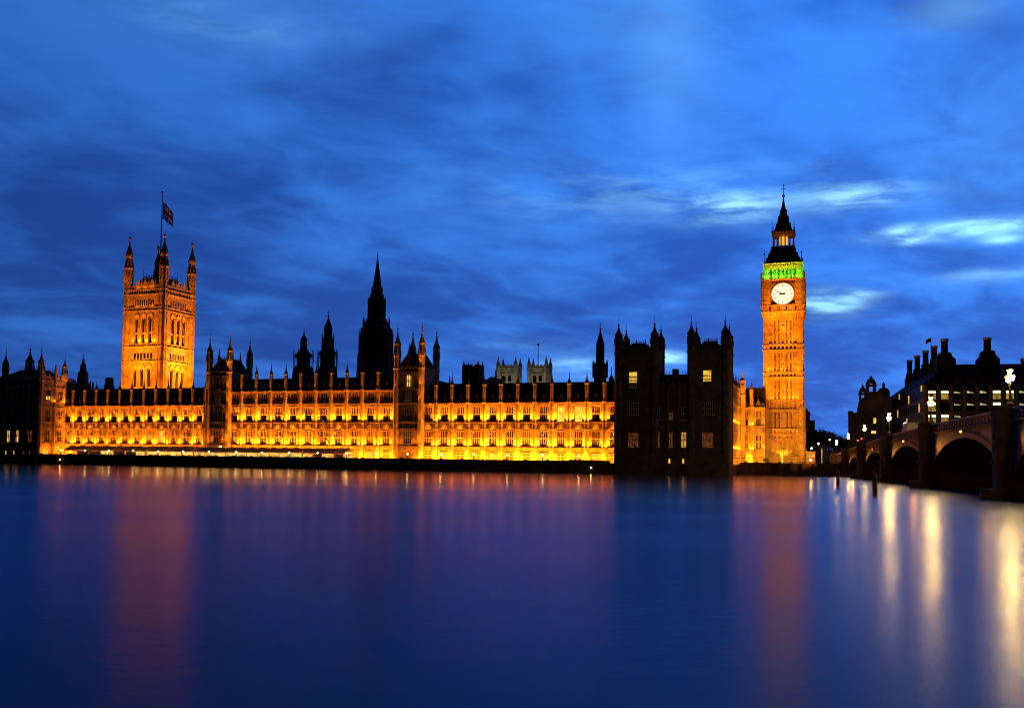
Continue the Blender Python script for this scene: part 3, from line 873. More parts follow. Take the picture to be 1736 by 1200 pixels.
# ------------------------------------------------------------------ north return of the palace and the wall beside the clock tower
T_R = 46.0
sR = S(1237, 14)
wing('orange lit side front running inland from the dark pavilion', sR - .6, 13.0, 33.0, 7, rz=PI / 2, storeys=2, doors=False, power=.17, terr=.5, roof=False, depth=8)
sE0, sE1 = sR - .6, S(1297, T_R)
wing('short lit two bay front joining the clock tower', sE0, T_R, sE1 - sE0, 2, storeys=2, doors=False, power=.26, terr=.5, lit={(1, 1): 'lit_dim'}, ends=(False, False), depth=10)
def yard_flood():
    s_, z_ = hit(1268, 776, T_R - 2.2); q = floodlamp(1268, 777, T_R - 2.4, 'low yellow floodlight at the foot of the short two bay front', .8, 'lantern_glow')
    area_light(q, (0, .5, G + .6), (0, .75, 1), 1500, .8, .4)
    for ty, p_ in ((24, 9000), (38, 7000)): spot_light(q, (22, ty - 60, G + .5), (-16, ty - 46, 13), p_, 70, 1.0, .4)
def corner_turret():
    s, z = hit(1255, 690, 40); r = thing('stair_turret', 'slender lit octagonal turret in the corner beside the clock tower', 'turret', pt(s + .4, 42.5), TH)
    mb = MB(); turret(mb, 0, 0, 1.0, G, 24.5, Z(1255, 631, 42)); mb.build('stem', M['trim'], r)
    area_light(r, (1.2, -2.2, 21.5), (-.2, .4, 1), 60, .5, .3)
corner_turret()

# ------------------------------------------------------------------ clock tower
def clock_tower():
    T0 = 50.0
    cxp = 1327.3
    sc_, _ = hit(cxp, 640, T0)
    zf = lambda y, x=1327: Z(x, y, T0)
    a = (S(1360.5, T0, 570) - S(1293.5, T0, 570)) / 2          # half width of shaft
    r = thing('clock_tower', 'tall floodlit clock tower with white dial, green lit belfry and dark pointed spire', 'tower', pt(sc_, T0 + a), TH)
    zc0, zc1 = zf(536), zf(473)                        # clock stage
    bands = [(zf(593), zf(585)), (zf(639.5), zf(631.5)), (zf(694.5), zf(679)), (zf(736), zf(727))]
    z = {}
    mb = MB()
    mb.box(-a + .55, a - .55, -a + .55, a - .55, G, zc0)
    cb = 1.75
    levels = [G] + [q for b in reversed(bands) for q in b] + [zc0]
    for sx in (-1, 1):
        for sy in (-1, 1):
            cx, cy = sx * (a - cb / 2), sy * (a - cb / 2)
            mb.box(cx - cb / 2, cx + cb / 2, cy - cb / 2, cy + cb / 2, G, zc0)
    # panel ribs on the four faces
    pw_ = (2 * a - 2 * cb) / 7
    for k in range(4):
        T = Matrix.Rotation(k * PI / 2, 4, 'Z')
        for i in range(8):
            x = -a + cb + i * pw_
            if 0 < i < 7: mb.box(x - .16, x + .16, -a + .05, -a + .549, G, zc0, T)
            for zz in range(len(levels) // 2):
                z0, z1 = levels[2 * zz], levels[2 * zz + 1]
                if i < 7:
                    xa = x + pw_ / 2
                    mb.prism([(xa - pw_ / 2 + .16, z1 - .01), (xa - pw_ / 2 + .16, z1 - 1.3), (xa, z1 - .5), (xa + pw_ / 2 - .16, z1 - 1.3), (xa + pw_ / 2 - .16, z1 - .01)], -a + .12, -a + .548, T)
                    for fz in (.33, .66):
                        mz = z0 + (z1 - z0) * fz
                        if i not in (1, 2, 4, 5): mb.box(xa - pw_ / 2 + .161, xa + pw_ / 2 - .161, -a + .36, -a + .548, mz - .25, mz + .25, T)
                if i < 7 and i in (0, 6):
                    mb.box(x + pw_ / 2 - .07, x + pw_ / 2 + .07, -a + .3, -a + .547, z0, z1 - .5, T)
        for sx in (-1, 1):
            for off in (-.45, 0, .45):
                x = sx * (a - cb / 2) + off
                mb.box(x - .06, x + .06, -a - .1, -a - .001, G + 4, zc0 - .5, T)
    mb.build('shaft', M['tower_stone'], r)
    mb = MB()
    def ring(z0, z1, o, x_=0.0):
        for k in range(4):
            T = Matrix.Rotation(k * PI / 2, 4, 'Z'); mb.box(-a - o, a + o, -a - o, -a + .02, z0, z1, T) if k % 2 == 0 else mb.box(-a + .021, a - .021, -a - o, -a + .02, z0, z1, T)
    for z0, z1 in bands:
        ring(z0 - .18, z0 + .12, .28); ring(z1 - .12, z1 + .18, .28)
        for k in range(4):
            T = Matrix.Rotation(k * PI / 2, 4, 'Z')
            for i in range(8):
                x = -a + cb + (i) * pw_
                mb.box(x - .2, x + .2, -a - .03, -a + .2, z0 + .12, z1 - .12, T)
    ring(G, G + 2.2, .5); ring(G + 2.2, G + 2.6, .3)
    mb.build('string_course', M['trim'], r)
    # corner piers of the base, a little wider than the shaft
    for sx in (-1, 1):
        for sy in (-1, 1):
            mb = MB(); mb.stack(sx * (a - .3), sy * (a - .3), [(G, 1.25), (zf(765), 1.25), (zf(763), 1.0), (zf(690), .95), (zf(684), .5), (zf(676), .1)], 8)
            mb.build('buttress', M['tower_stone'], r)
    # slit windows, two pairs on each face of each stage
    for zz in range(len(levels) // 2):
        z0, z1 = levels[2 * zz], levels[2 * zz + 1]
        if zz == 0: z0 += 8
        h = (z1 - z0) * .80
        b = MB(); b.box(-.15, .15, -.04, -.002, 0, h * .47); b.box(-.15, .15, -.04, -.002, h * .53, h); b.box(-.04, .04, -.03, -.003, h * .47, h * .53); me = b.mesh('slit_window', M['glass'])
        for k in (0, 1, 3):
            T = Matrix.Rotation(k * PI / 2, 4, 'Z')
            for i in (1, 2, 4, 5):
                p = T @ Vector((-a + cb + (i + .5) * pw_, -a + .55, 0))
                o = link('slit_window', me, r, (p.x, p.y, z0 + (z1 - z0) * .06 - G)); o.rotation_euler = (0, 0, k * PI / 2)
    # clock stage
    c = (S(1363.0, T0, 500) - S(1289, T0, 500)) / 2
    zl = zf(529.5)
    mb = MB()
    mb.sq(0, 0, [(zc0 - .02, a + .05, a + .05), (zl - .4, a + .35, a + .35), (zl, c, c), (zl + .5, c, c)])
    zq = zf(517.3)
    mb.sq(0, 0, [(zl + .502, c - .15, c - .15), (zq - .3, c - .15, c - .15)])
    mb.sq(0, 0, [(zq - .298, c + .12, c + .12), (zq + .1, c + .12, c + .12)])
    mb.sq(0, 0, [(zq + .102, c - .9, c - .9), (zc1 - .45, c - .9, c - .9)])
    for k in range(4):
        T = Matrix.Rotation(k * PI / 2, 4, 'Z')
        for sx in (-1, 1):
            mb.box(sx * (c - 2.9), sx * c - sx * .01, -c + .01, -c + .899, zq + .103, zc1 - .451, T)
            for off in (.5, 1.2, 1.9):
                mb.box(sx * (c - off) - .08, sx * (c - off) + .08, -c - .1, -c + .0, zq + .11, zc1 - .5, T)
            for zz in range(4):
                zm = zq + (zc1 - zq) * (zz + .6) / 4.4
                mb.box(sx * (c - 2.6), sx * (c - .25), -c - .07, -c + .001, zm, zm + .22, T)
        for i in range(9):
            x = -c + .9 + (2 * c - 1.8) * i / 8
            mb.box(x - .14, x + .14, -c - .02, -c + .2, zl + .51, zq - .31, T)
        for i in range(12):
            x = -c + (2 * c) * (i + .5) / 12
            mb.prism([(x - .3, zc0 + .1), (x + .3, zc0 + .1), (x + .3, zl - .5), (x, zl - .1), (x - .3, zl - .5)], -a - .42, -a - .05, T)
    mb.sq(0, 0, [(zc1 - .448, c + .1, c + .1), (zc1 - .1, c + .25, c + .25), (zc1, c + .25, c + .25)])
    mb.build('clock_stage', M['tower_stone'], r)
    b = MB(); b.box(-.42, .42, -.05, 0, 0, 1.1); me = b.mesh('square_window', M['glass'])
    for i in range(4):
        x = (-1.5 + i) * 2 * c * .205
        link('square_window', me, r, (x, -c + .145, zl + .75 - G))
    # dials
    dr = 18.7 / ppm(1326, T0)
    zd = zf(498.2, 1326)
    for k in range(4):
        T = Matrix.Rotation(k * PI / 2, 4, 'Z')
        fr = MB(); q = c - 2.9
        yb = -c + .899
        for i in range(48):
            a0, a1 = 2 * PI * i / 48, 2 * PI * (i + 1) / 48
            def edge(an):
                cx, cz = math.cos(an), math.sin(an); m_ = max(abs(cx), abs(cz)); return (cx / m_ * (q - .05), zd + cz / m_ * (q - .05))
            e0, e1 = edge(a0), edge(a1)
            fr.prism([(dr * 1.02 * math.cos(a0), zd + dr * 1.02 * math.sin(a0)), e0, e1, (dr * 1.02 * math.cos(a1), zd + dr * 1.02 * math.sin(a1))], yb - .25, yb - .002)
        fr.mi = 1
        for i in range(48):
            a0, a1 = 2 * PI * i / 48, 2 * PI * (i + 1) / 48
            fr.prism([(dr * .99 * math.cos(a0), zd + dr * .99 * math.sin(a0)), (dr * 1.06 * math.cos(a0), zd + dr * 1.06 * math.sin(a0)), (dr * 1.06 * math.cos(a1), zd + dr * 1.06 * math.sin(a1)), (dr * .99 * math.cos(a1), zd + dr * .99 * math.sin(a1))], yb - .42, yb - .251)
        for sx in (-1, 1):
            for sz in (-1, 1): fr.stack(sx * q * .8, yb - .3, [(zd + sz * q * .8 - .25, .05), (zd + sz * q * .8, .3), (zd + sz * q * .8 + .25, .05)], 6)
        fb = fr.mesh('clock_face', [M['dial_frame'], M['gold']])
        face = link('clock_face', fb, r); face.rotation_euler = (0, 0, k * PI / 2)
        d = MB()
        d.prism([(dr * math.cos(2 * PI * i / 48), zd + dr * math.sin(2 * PI * i / 48)) for i in range(48)], yb - .16, yb - .02)
        link('dial', d.mesh('dial', M['dial']), face, (0, 0, 0))
        d = MB()
        numerals = ['III', 'II', 'I', 'XII', 'XI', 'X', 'IX', 'VIII', 'VII', 'VI', 'V', 'IV']
        for i in range(12):
            an = i * PI / 6
            Tn = Matrix.Translation((0, yb - .17, zd)) @ Matrix.Rotation(-(an - PI / 2), 4, 'Y')
            tx = numerals[i]; wd = {'I': .17, 'V': .32, 'X': .32}; tot = sum(wd[ch] for ch in tx); x = -tot / 2
            for ch in tx:
                w0 = wd[ch]; h0, h1 = dr * .70, dr * .86; xm = x + w0 / 2
                if ch == 'I': d.box(xm - .035, xm + .035, -.03, 0, h0, h1, Tn)
                elif ch == 'V':
                    d.prism([(xm - .14, h1), (xm - .02, h0), (xm + .02, h0), (xm - .07, h1)], -.03, 0, Tn); d.prism([(xm + .07, h1), (xm - .02, h0), (xm + .02, h0), (xm + .14, h1)], -.031, -.001, Tn)
                else:
                    d.prism([(xm - .14, h1), (xm + .07, h0), (xm + .14, h0), (xm - .07, h1)], -.03, 0, Tn); d.prism([(xm + .07, h1), (xm - .14, h0), (xm - .07, h0), (xm + .14, h1)], -.031, -.001, Tn)
                x += w0
        for i in range(60):
            an = i * PI / 30; Tn = Matrix.Translation((0, yb - .17, zd)) @ Matrix.Rotation(an, 4, 'Y')
            d.box(-.03, .03, -.02, 0, dr * .91, dr * .97, Tn)
        link('numerals', d.mesh('numerals', M['dial_frame']), face, (0, 0, 0))
        for nm, an, ln, w0, back, yy in (('hour_hand', math.radians(-(8 + 49 / 60) * 30), dr * .42, .26, dr * .22, .25), ('minute_hand', math.radians(-49 * 6), dr * .82, .10, dr * .12, .32)):
            h = MB(); Tn = Matrix.Translation((0, yb - yy, zd)) @ Matrix.Rotation(-an, 4, 'Y')
            h.prism([(-w0, -back), (w0, -back), (w0 * .9, ln * .55), (w0 * .3, ln * .8), (0, ln), (-w0 * .3, ln * .8), (-w0 * .9, ln * .55)], -.04, 0, Tn)
            link(nm, h.mesh(nm, M['iron']), face, (0, 0, 0))
    # belfry arcade, lit green from inside its balcony
    e = (S(1358.5, T0, 455) - S(1294, T0, 455)) / 2
    zb0, zb1 = zc1, zf(447.5)
    zm_ = zb0 + .9
    mb = MB()
    mb.sq(0, 0, [(zb0 + .002, e - 2.6, e - 2.6), (zb1, e - 2.6, e - 2.6)])
    for k in range(4):
        T = Matrix.Rotation(k * PI / 2, 4, 'Z')
        for sx in (-1, 1): mb.box(sx * (e - 1.5), sx * e - (sx * .01 if k % 2 else 0), -e + .01 * (k % 2), -e + 1.4, zb0 + .003, zb1, T)
        q = 2 * (e - 1.5) / 7
        for i in range(7):
            x0 = -(e - 1.5) + i * q; xm = x0 + q / 2; hw = q * .30
            zs = zb0 + (zb1 - zb0) * .58
            mb.box(x0 + .001, xm - hw, -e + .1, -e + .55, zb0 + .004, zb1 - .01, T)
            mb.box(xm + hw, x0 + q - .001, -e + .1, -e + .55, zb0 + .004, zb1 - .01, T)
            arc = [(xm - hw * math.cos(PI * j / 8), zs + hw * 1.5 * math.sin(PI * j / 8)) for j in range(9)]
            mb.prism([(xm - hw, zb1 - .011)] + arc + [(xm + hw, zb1 - .011)], -e + .11, -e + .54, T)
            mb.ball(xm, -e - .05, zb1 - .45, .36, 8, 5, T=T)
            mb.box(x0 - .12, x0 + .12, -e - .05, -e + .09, zb0 + .6, zb1 - .1, T)
    mb.sq(0, 0, [(zb1 + .002, e + .35, e + .35), (zb1 + .35, e + .5, e + .5)])
    mb.build('belfry', M['trim'], r)
    rail = MB()
    for k in range(4):
        T = Matrix.Rotation(k * PI / 2, 4, 'Z')
        rail.box(-c + .1, c - .1, -c - .1, -c + .05, zc1 + .85, zc1 + .98, T)
        for i in range(13): rail.box(-c + .3 + (2 * c - .6) * i / 12 - .06, -c + .3 + (2 * c - .6) * i / 12 + .06, -c - .05, -c + .0, zc1 + .002, zc1 + .85, T)
    rail.build('balcony_rail', M['trim'], r)
    for sx in (-1, 1):
        for sy in (-1, 1):
            mb = MB(); mb.stack(sx * (c - .3), sy * (c - .3), [(zc1, .5), (zc1 + 1.6, .45), (zc1 + 2.4, .12), (zc1 + 3.0, .05)], 8); mb.build('corner_pinnacle', M['trim'], r)
            mb = MB(); mb.stack(sx * (e - .1), sy * (e - .1), [(zb1 + .36, .2), (zf(436), .12), (zf(427), .07), (zf(424), .04)], 6); mb.ball(sx * (e - .1), sy * (e - .1), zf(429), .32, 6, 4); mb.build('corner_finial', M['iron'], r)
    # cast iron roofs, lantern and spire
    g = lambda y, hw: (zf(y), hw / ppm(1326, T0), hw / ppm(1326, T0))
    mb = MB(); mb.sq(0, 0, [(zb1 + .352, e + .25, e + .25), g(445, 30.5), g(440, 28.5), g(432, 25), g(424, 21.5), g(417, 18.2)])
    for y, hw, n in ((441, 28.3, 5), (432, 24.4, 4), (424, 21, 3)):
        for k in range(4):
            T = Matrix.Rotation(k * PI / 2, 4, 'Z')
            zz, q, _ = g(y, hw)
            for i in range(n):
                x = -q * .8 + 1.6 * q * i / (n - 1); mb.prism([(x - .35, zz), (x + .35, zz), (x + .35, zz + .6), (x, zz + 1.1), (x - .35, zz + .6)], -q - .05, -q + 1.0, T)
    mb.build('lower_roof', M['slate'], r)
    mb = MB()
    z0, hw, _ = g(416.8, 18.2); z1 = zf(394)
    mb.sq(0, 0, [(z0, hw + .25, hw + .25), (z0 + .5, hw + .25, hw + .25)])
    for k in range(4):
        T = Matrix.Rotation(k * PI / 2, 4, 'Z')
        for i in range(6):
            x = -hw + .3 + (2 * hw - .6) * i / 5
            if not (k % 2 and i in (0, 5)): mb.box(x - .18, x + .18, -hw + .05, -hw + .45, z0 + .5, z1, T)
        for i in range(7):
            x = -hw + .3 + (2 * hw - .6) * (i) / 6
            mb.ball(x, -hw - .05, z1 + .95, .33, 8, 5, T=T)
    mb.sq(0, 0, [(z1, hw, hw), (z1 + .6, hw - .05, hw - .05), (zf(390.5), hw + .05, hw + .05)])
    mb.build('lantern', M['dial_frame'], r)
    b = MB(); b.box(-hw * .36, hw * .36, -hw * .36, hw * .36, z0 + (z1 - z0) * .42, z1 - .3); b.build('lantern_light', M['lantern_glow'], r)
    mb = MB(); mb.sq(0, 0, [(zf(390.4), hw + .0, hw + .0), g(388, 15.8), g(381, 13.3), g(370, 9.9), g(360, 7.2), g(350, 4.6), g(340, 2.5), g(333, 1.5), g(326, 1.0)])
    for y, q_, n in ((377, 12.2, 3), (364, 8.4, 2), (352, 5.3, 1)):
        for k in range(4):
            T = Matrix.Rotation(k * PI / 2, 4, 'Z'); zz, q, _ = g(y, q_)
            for i in range(n):
                x = 0 if n == 1 else -q * .55 + 1.1 * q * i / (n - 1)
                mb.prism([(x - .26, zz), (x + .26, zz), (x, zz + .8)], -q - .1, -q + .9, T)
    mb.build('spire', M['slate'], r)
    mb = MB()
    mb.ball(0, 0, zf(324), .5, 8, 6); mb.ball(0, 0, zf(338), .42, 8, 5)
    mb.stack(0, 0, [(zf(326), .15), (zf(303.5), .06)], 6)
    mb.ball(0, 0, zf(306), .28, 8, 5)
    for an in range(4):
        q = an * PI / 2; dx_, dy_ = math.cos(q), math.sin(q)
        mb.tube((0, 0, zf(312)), (dx_ * .5, dy_ * .5, zf(311.5)), .07); mb.tube((dx_ * .5, dy_ * .5, zf(311.5)), (dx_ * .78, dy_ * .78, zf(314.5)), .07, .05)
    mb.build('finial', M['gold'], r)
    for sx in (-1, 1):
        for sy in (-1, 1):
            mb = MB(); mb.stack(sx * hw, sy * hw, [(zf(392), .2), (zf(381), .12), (zf(369), .03)], 6); mb.build('lantern_pinnacle', M['iron'], r)
    # floodlights: on the ground before the tower, on its ledges, and green ones on the belfry balcony
    for x, y, tz, p, an in ((-11, -22, 20, 30000, 80), (11, -22, 20, 30000, 80), (-10, -28, 38, 185000, 40), (9, -28, 36, 170000, 40), (1, -28, 51, 620000, 18)):
        spot_light(r, (x, -a + y, G + .8), (x * .15, -a, tz), p, an, 1.0, .5)
    spot_light(r, (a + 30, 4, G + 6), (a, 0, 34), 40000, 60, 1.0, .5)
    for i in range(3): area_light(r, (-3.6 + 3.6 * i, -a - .55, bands[1][1] + .3), (0, .10, 1), 150, 2.4, .3)
    for i in range(3): area_light(r, (-3.2 + 3.2 * i, -a - .55, bands[2][1] + .3), (0, .10, 1), 260, 2.4, .3)
    for i in range(2): area_light(r, (-1.6 + 3.2 * i, -a - .55, bands[0][1] + .3), (0, .10, 1), 110, 1.0, .3)
    for i in range(4): area_light(r, (-c * .75 + c * .5 * i, -c - .5, zq + .3), (0, .30, 1), 8, .8, .2, (1.0, .35, .02))
    gr = (.13, 1.0, .016)
    for k in range(4):
        T = Matrix.Rotation(k * PI / 2, 4, 'Z')
        for i in range(5):
            p = T @ Vector((-e * .8 + e * .4 * i, -e - 1.1, zb0 + .35)); dr_ = T.to_3x3() @ Vector((0, .62, 1))
            area_light(r, tuple(p), tuple(dr_), 150, 1.2, .25, gr)
            p = T @ Vector((-e * .8 + e * .4 * i, -e - 1.3, zb0 + 2.2)); area_light(r, tuple(p), tuple(T.to_3x3() @ Vector((0, .8, .75))), 60, 1.2, .25, (.16, 1.0, .016))
            p = T @ Vector((-e * .6 + e * .3 * i, -e + 1.3, zb0 + .3)); area_light(r, tuple(p), tuple(T.to_3x3() @ Vector((0, .3, 1))), 26, .8, .3, (.01, 1.0, .06))
    area_light(r, (0, 0, z1 - .2), (0, 0, -1), 60, 1, 1, (1, .5, .06))
    for k in (0, 1, 3):
        T = Matrix.Rotation(k * PI / 2, 4, 'Z'); p = T @ Vector((0, -hw - .8, z1 - 1.0)); area_light(r, tuple(p), tuple(T.to_3x3() @ Vector((0, .5, 1))), 12, 2.5, .2)
    return r
clock_tower()

# ------------------------------------------------------------------ square flag tower on the left
def flag_tower():
    T0 = 100.0
    s_r_, _ = hit(275, 560, T0)                        # near corner turret
    w = s_r_ - S(215.5, T0, 560)
    x0, x1 = -w, 0.0
    zf = lambda y: Z(272, y, T0)
    r = thing('flag_tower', 'massive square floodlit tower with four corner turrets and a flagpole', 'tower', pt(s_r_, T0), TH)
    zt_ = zf(486)
    core = MB(); core.box(-w + .5, -.5, .5, w - .5, G, zt_)
    core.build('wall', M['tower_stone'], r)
    zs = {k: zf(v) for k, v in dict(p=482, b1=490, b2=498, w1=508, w1b=517, b3=521, b4=526, W0=532, W1=581, b5=587, w2=598, w2b=608, b6=612, a0=620, a1=655, fl=690).items()}
    Ff = Matrix.Translation((0, 0, 0))
    Fr = Matrix.Rotation(PI / 2, 4, 'Z')
    tr = 7.0 / ppm(272, T0)
    faces = [(Matrix.Translation((-w, 0, 0)), 'f'), (Matrix.Rotation(PI / 2, 4, 'Z'), 'r')]
    i0, i1 = tr * 1.5, w - tr * 1.2
    wall = MB(); trim = MB()
    gw = (i1 - i0 - 3.0) / 3
    wins = []
    for T, nm in faces:
        cs = [i0 + 1.3 + gw * (k + .5) for k in range(3)]
        hw = gw * .27
        # wall with three tall arched recesses in each of two storeys
        for (zb, zt, nm_) in ((zs['a1'] - 12, zs['a0'], 'low'), (zs['W1'], zs['W0'], 'high')):
            xs = [tr * .5] + [q for cc in cs for q in (cc - hw * 1.35, cc + hw * 1.35)] + [w - tr * .5]
            for k in range(0, 8, 2): wall.box(xs[k], xs[k + 1], -.6, .499, zb, zt, T)
            for cc in cs:
                h2 = hw * 1.35; zsp = zt - h2 * 1.5 - .3
                arc = [(cc - h2 * math.cos(PI * j / 10), zsp + h2 * 1.5 * math.sin(PI * j / 10)) for j in range(11)]
                wall.prism([(cc - h2, zt)] + arc + [(cc + h2, zt)], -.59, .498, T)
                ogee = [(cc - h2 * 1.15, zsp), (cc - h2 * 1.0, zsp), (cc - h2 * .8, zsp + h2 * 1.0), (cc, zt - .1), (cc + h2 * .8, zsp + h2), (cc + h2, zsp), (cc + h2 * 1.15, zsp), (cc + h2 * .95, zsp + h2 * 1.2), (cc, zt + 1.2), (cc - h2 * .95, zsp + h2 * 1.2)]
                trim.prism(ogee, -.85, -.602, T)
                trim.box(cc - h2 - .05, cc - h2 + .2, -.8, -.601, zb, zsp, T); trim.box(cc + h2 - .2, cc + h2 + .05, -.8, -.601, zb, zsp, T)
                wins.append((T, cc, zb, h2, zsp + h2 * .9, nm_))
        for za, zb in ((zs['a0'], zs['W1']), (zs['W0'], zt_)): wall.box(tr * .5, w - tr * .5, -.6, .499, za, zb, T)
        wall.box(tr * .5, w - tr * .5, -.6, .499, G, zs['a1'] - 12, T)
        for k in ('b1', 'b2', 'b3', 'b4', 'b5', 'b6'): trim.box(tr, w - tr, -.95, -.601, zs[k] - .2, zs[k] + .25, T)
        for za, zb, n in (('w1b', 'w1', 9), ('w2b', 'w2', 6)):
            for i in range(n):
                x = i0 + 1.6 + (i1 - i0 - 3.6) * (i + .5) / n; q = (i1 - i0 - 3.6) / n * .30
                wins.append((T, x, zs[za], q, zs[zb], 'small'))
                trim.box(x - q - .2, x - q - .02, -.8, -.601, zs[za], zs[zb] + .3, T)
        for i in range(14):
            x = i0 + .6 + (i1 - i0 - 1.4) * i / 13; trim.box(x - .12, x + .12, -.78, -.6, zs['b2'] + .2, zs['b1'] - .2, T); trim.box(x - .12, x + .12, -.78, -.6, zs['b4'] + .3, zs['b3'] - .2, T)
            trim.box(x - .08, x + .08, -.72, -.6, zs['b5'] + .2, zs['b5'] + 1.6, T)
        # pierced parapet with gablets
        trim.box(tr, w - tr, -.7, -.2, zt_, zt_ + .9, T)
        for k in range(3):
            cc = cs[k]; trim.prism([(cc - 1.7, zt_ + .9), (cc + 1.7, zt_ + .9), (cc + .7, zt_ + 2.6), (cc, zt_ + 4.2), (cc - .7, zt_ + 2.6)], -.6, -.25, T)
            trim.stack(cc + gw / 2, -.45, [(zt_, .4), (zt_ + 2.6, .35), (zt_ + 4.6, .05)], 6, T=T)
    wall.build('facing', M['tower_stone'], r); trim.build('carved_trim', M['trim'], r)
    for T, cc, zb, h2, zt, nm in wins:
        y = .497 if nm != 'small' else -.602
        o = MB()
        if nm == 'small': o.box(cc - h2, cc + h2, y - .03, y, zb, zt, T); o.build('window', M['glass'], r); continue
        z_ = zb + (0 if nm == 'high' else 6); q = h2 * .98
        for k in range(1, 2): o.box(cc - q + 2 * q * k / 2 - .17, cc - q + 2 * q * k / 2 + .17, y - .45, y - .001, z_, zt + .6, T)
        o.box(cc - q, cc + q, y - .5, y - .002, z_ + (zt - z_) * .36, z_ + (zt - z_) * .36 + .8, T)
        for k in range(2):
            xm = cc - q / 2 + q * k; o.prism([(xm - q / 2, zt + .6), (xm - q / 2, zt - 1.2), (xm, zt), (xm + q / 2, zt - 1.2), (xm + q / 2, zt + .6)], y - .4, y - .003, T)
        wi = o.build('window', M['trim'], r)
        o = MB(); o.box(cc - q, cc + q, y - .06, y - .004, z_, zt, T); link('pane', o.mesh('pane', M['glass']), wi, (0, 0, 0))
    # corner turrets
    for x, y, tp, nm in ((-w, 0, 399, 'l'), (0, 0, 391, 'n'), (0, w, 0, 'r'), (-w, w, 0, 'b')):
        mb = MB(); R_ = tr
        b_ = lambda q: zt_ + q
        mb.stack(x, y, [(G, R_), (b_(2.5), R_)], 8)
        for k in ('b1', 'b2', 'b3', 'b4', 'b5', 'b6'): mb.stack(x, y, [(zs[k] - .25, R_ * 1.02), (zs[k] - .1, R_ * 1.1), (zs[k] + .25, R_ * 1.1), (zs[k] + .4, R_ * 1.02)], 8)
        for i in range(8):
            an = PI / 8 + i * PI / 4; cx, cy = x + R_ * math.cos(an), y + R_ * math.sin(an)
            mb.box(cx - .16, cx + .16, cy - .16, cy + .16, G, b_(2.4))
            cx, cy = x + R_ * .9 * math.cos(an), y + R_ * .9 * math.sin(an)
            mb.box(cx - .38, cx + .38, cy - .38, cy + .38, b_(3.0), b_(8.6))
            mb.box(x + R_ * .66 * math.cos(an) - .28, x + R_ * .66 * math.cos(an) + .28, y + R_ * .66 * math.sin(an) - .28, y + R_ * .66 * math.sin(an) + .28, b_(9.6), b_(14.2))
            mb.stack(x + R_ * 1.0 * math.cos(an), y + R_ * 1.0 * math.sin(an), [(b_(9.3), .3), (b_(11), .26), (b_(12.6), .04)], 5)
        mb.stack(x, y, [(b_(2.5), R_ * 1.1), (b_(3.0), R_ * 1.1)], 8)
        mb.stack(x, y, [(b_(8.6), R_ * 1.05), (b_(8.9), R_ * 1.2), (b_(9.6), R_ * 1.2)], 8)
        mb.stack(x, y, [(b_(3.0), .5), (b_(14.2), .4)], 8)
        H = 9.5
        mb.stack(x, y, [(b_(14.2), R_ * .85), (b_(14.6), R_ * .95), (b_(15.8), R_ * .92), (b_(17.2), R_ * .74), (b_(18.8), R_ * .46), (b_(20.6), R_ * .22), (b_(23.0), R_ * .12)], 8)
        mb.ball(x, y, b_(23.4), .75, 8, 6); mb.stack(x, y, [(b_(24), .12), (b_(26), .04)], 5)
        mb.build('turret', M['tower_stone'], r)
    mb = MB()
    mb.rings([[(-w + 1, 1, zt_), (-1, 1, zt_), (-1, w - 1, zt_), (-w + 1, w - 1, zt_)], [(-w + 4.5, 4.5, zt_ + 5.5), (-4.5, 4.5, zt_ + 5.5), (-4.5, w - 4.5, zt_ + 5.5), (-w + 4.5, w - 4.5, zt_ + 5.5)]], 4)
    mb.build('roof', M['lead'], r)
    mb = MB(); n = 12
    for (p, q) in (((-w + 4.5, 4.5), (-4.5, 4.5)), ((-4.5, 4.5), (-4.5, w - 4.5)), ((-w + 4.5, 4.5), (-w + 4.5, w - 4.5)), ((-w + 4.5, w - 4.5), (-4.5, w - 4.5))):
        for i in range(n + 1):
            x, y = p[0] + (q[0] - p[0]) * i / n, p[1] + (q[1] - p[1]) * i / n
            mb.tube((x, y, zt_ + 5.5), (x, y, zt_ + (9.5 if i in (0, n) else 7.0)), .1, .05, 4)
        mb.tube((p[0], p[1], zt_ + 6.3), (q[0], q[1], zt_ + 6.3), .08, .08, 4)
    mb.build('iron_cresting', M['iron'], r)
    mb = MB(); cxm, cym = -w / 2, w / 2
    s_, z_ = hit(275.5, 327, T0 + w / 2)
    cxm = s_ - s_r_
    for an in range(4): mb.tube((cxm + 3 * math.cos(an * PI / 2), cym + 3 * math.sin(an * PI / 2), zt_ + 5.5), (cxm, cym, zt_ + 15), .35, .2, 6)
    mb.stack(cxm, cym, [(zt_ + 5.5, .38), (z_, .16)], 8); mb.ball(cxm, cym, z_ + .3, .55, 8, 6)
    mb.stack(cxm, cym, [(zt_ + 12, 1.6), (zt_ + 15, 1.3), (zt_ + 17, .6), (zt_ + 18.5, .4)], 8)
    mb.build('flagpole', M['iron'], r)
    # floodlights low in front of both faces, and on the sills of the great windows
    def F_(T, p, d, power, sx, sy, sp=180): area_light(r, tuple(T @ Vector(p)), tuple(T.to_3x3() @ Vector(d)), power, sx, sy, spread=sp)
    Tf, Tr = faces[0][0], faces[1][0]
    zl = 27.0
    for T, k in ((Tf, .75), (Tr, 1.25)):
        for x in (w * .28, w * .5, w * .72): F_(T, (x, -9.0, zl), (0, .42, 1), 5200 * k, 1.5, 1.0)
        F_(T, (w * .5, -15.0, zl), (0, .42, 1), 15000 * k, 2, 1, 70)
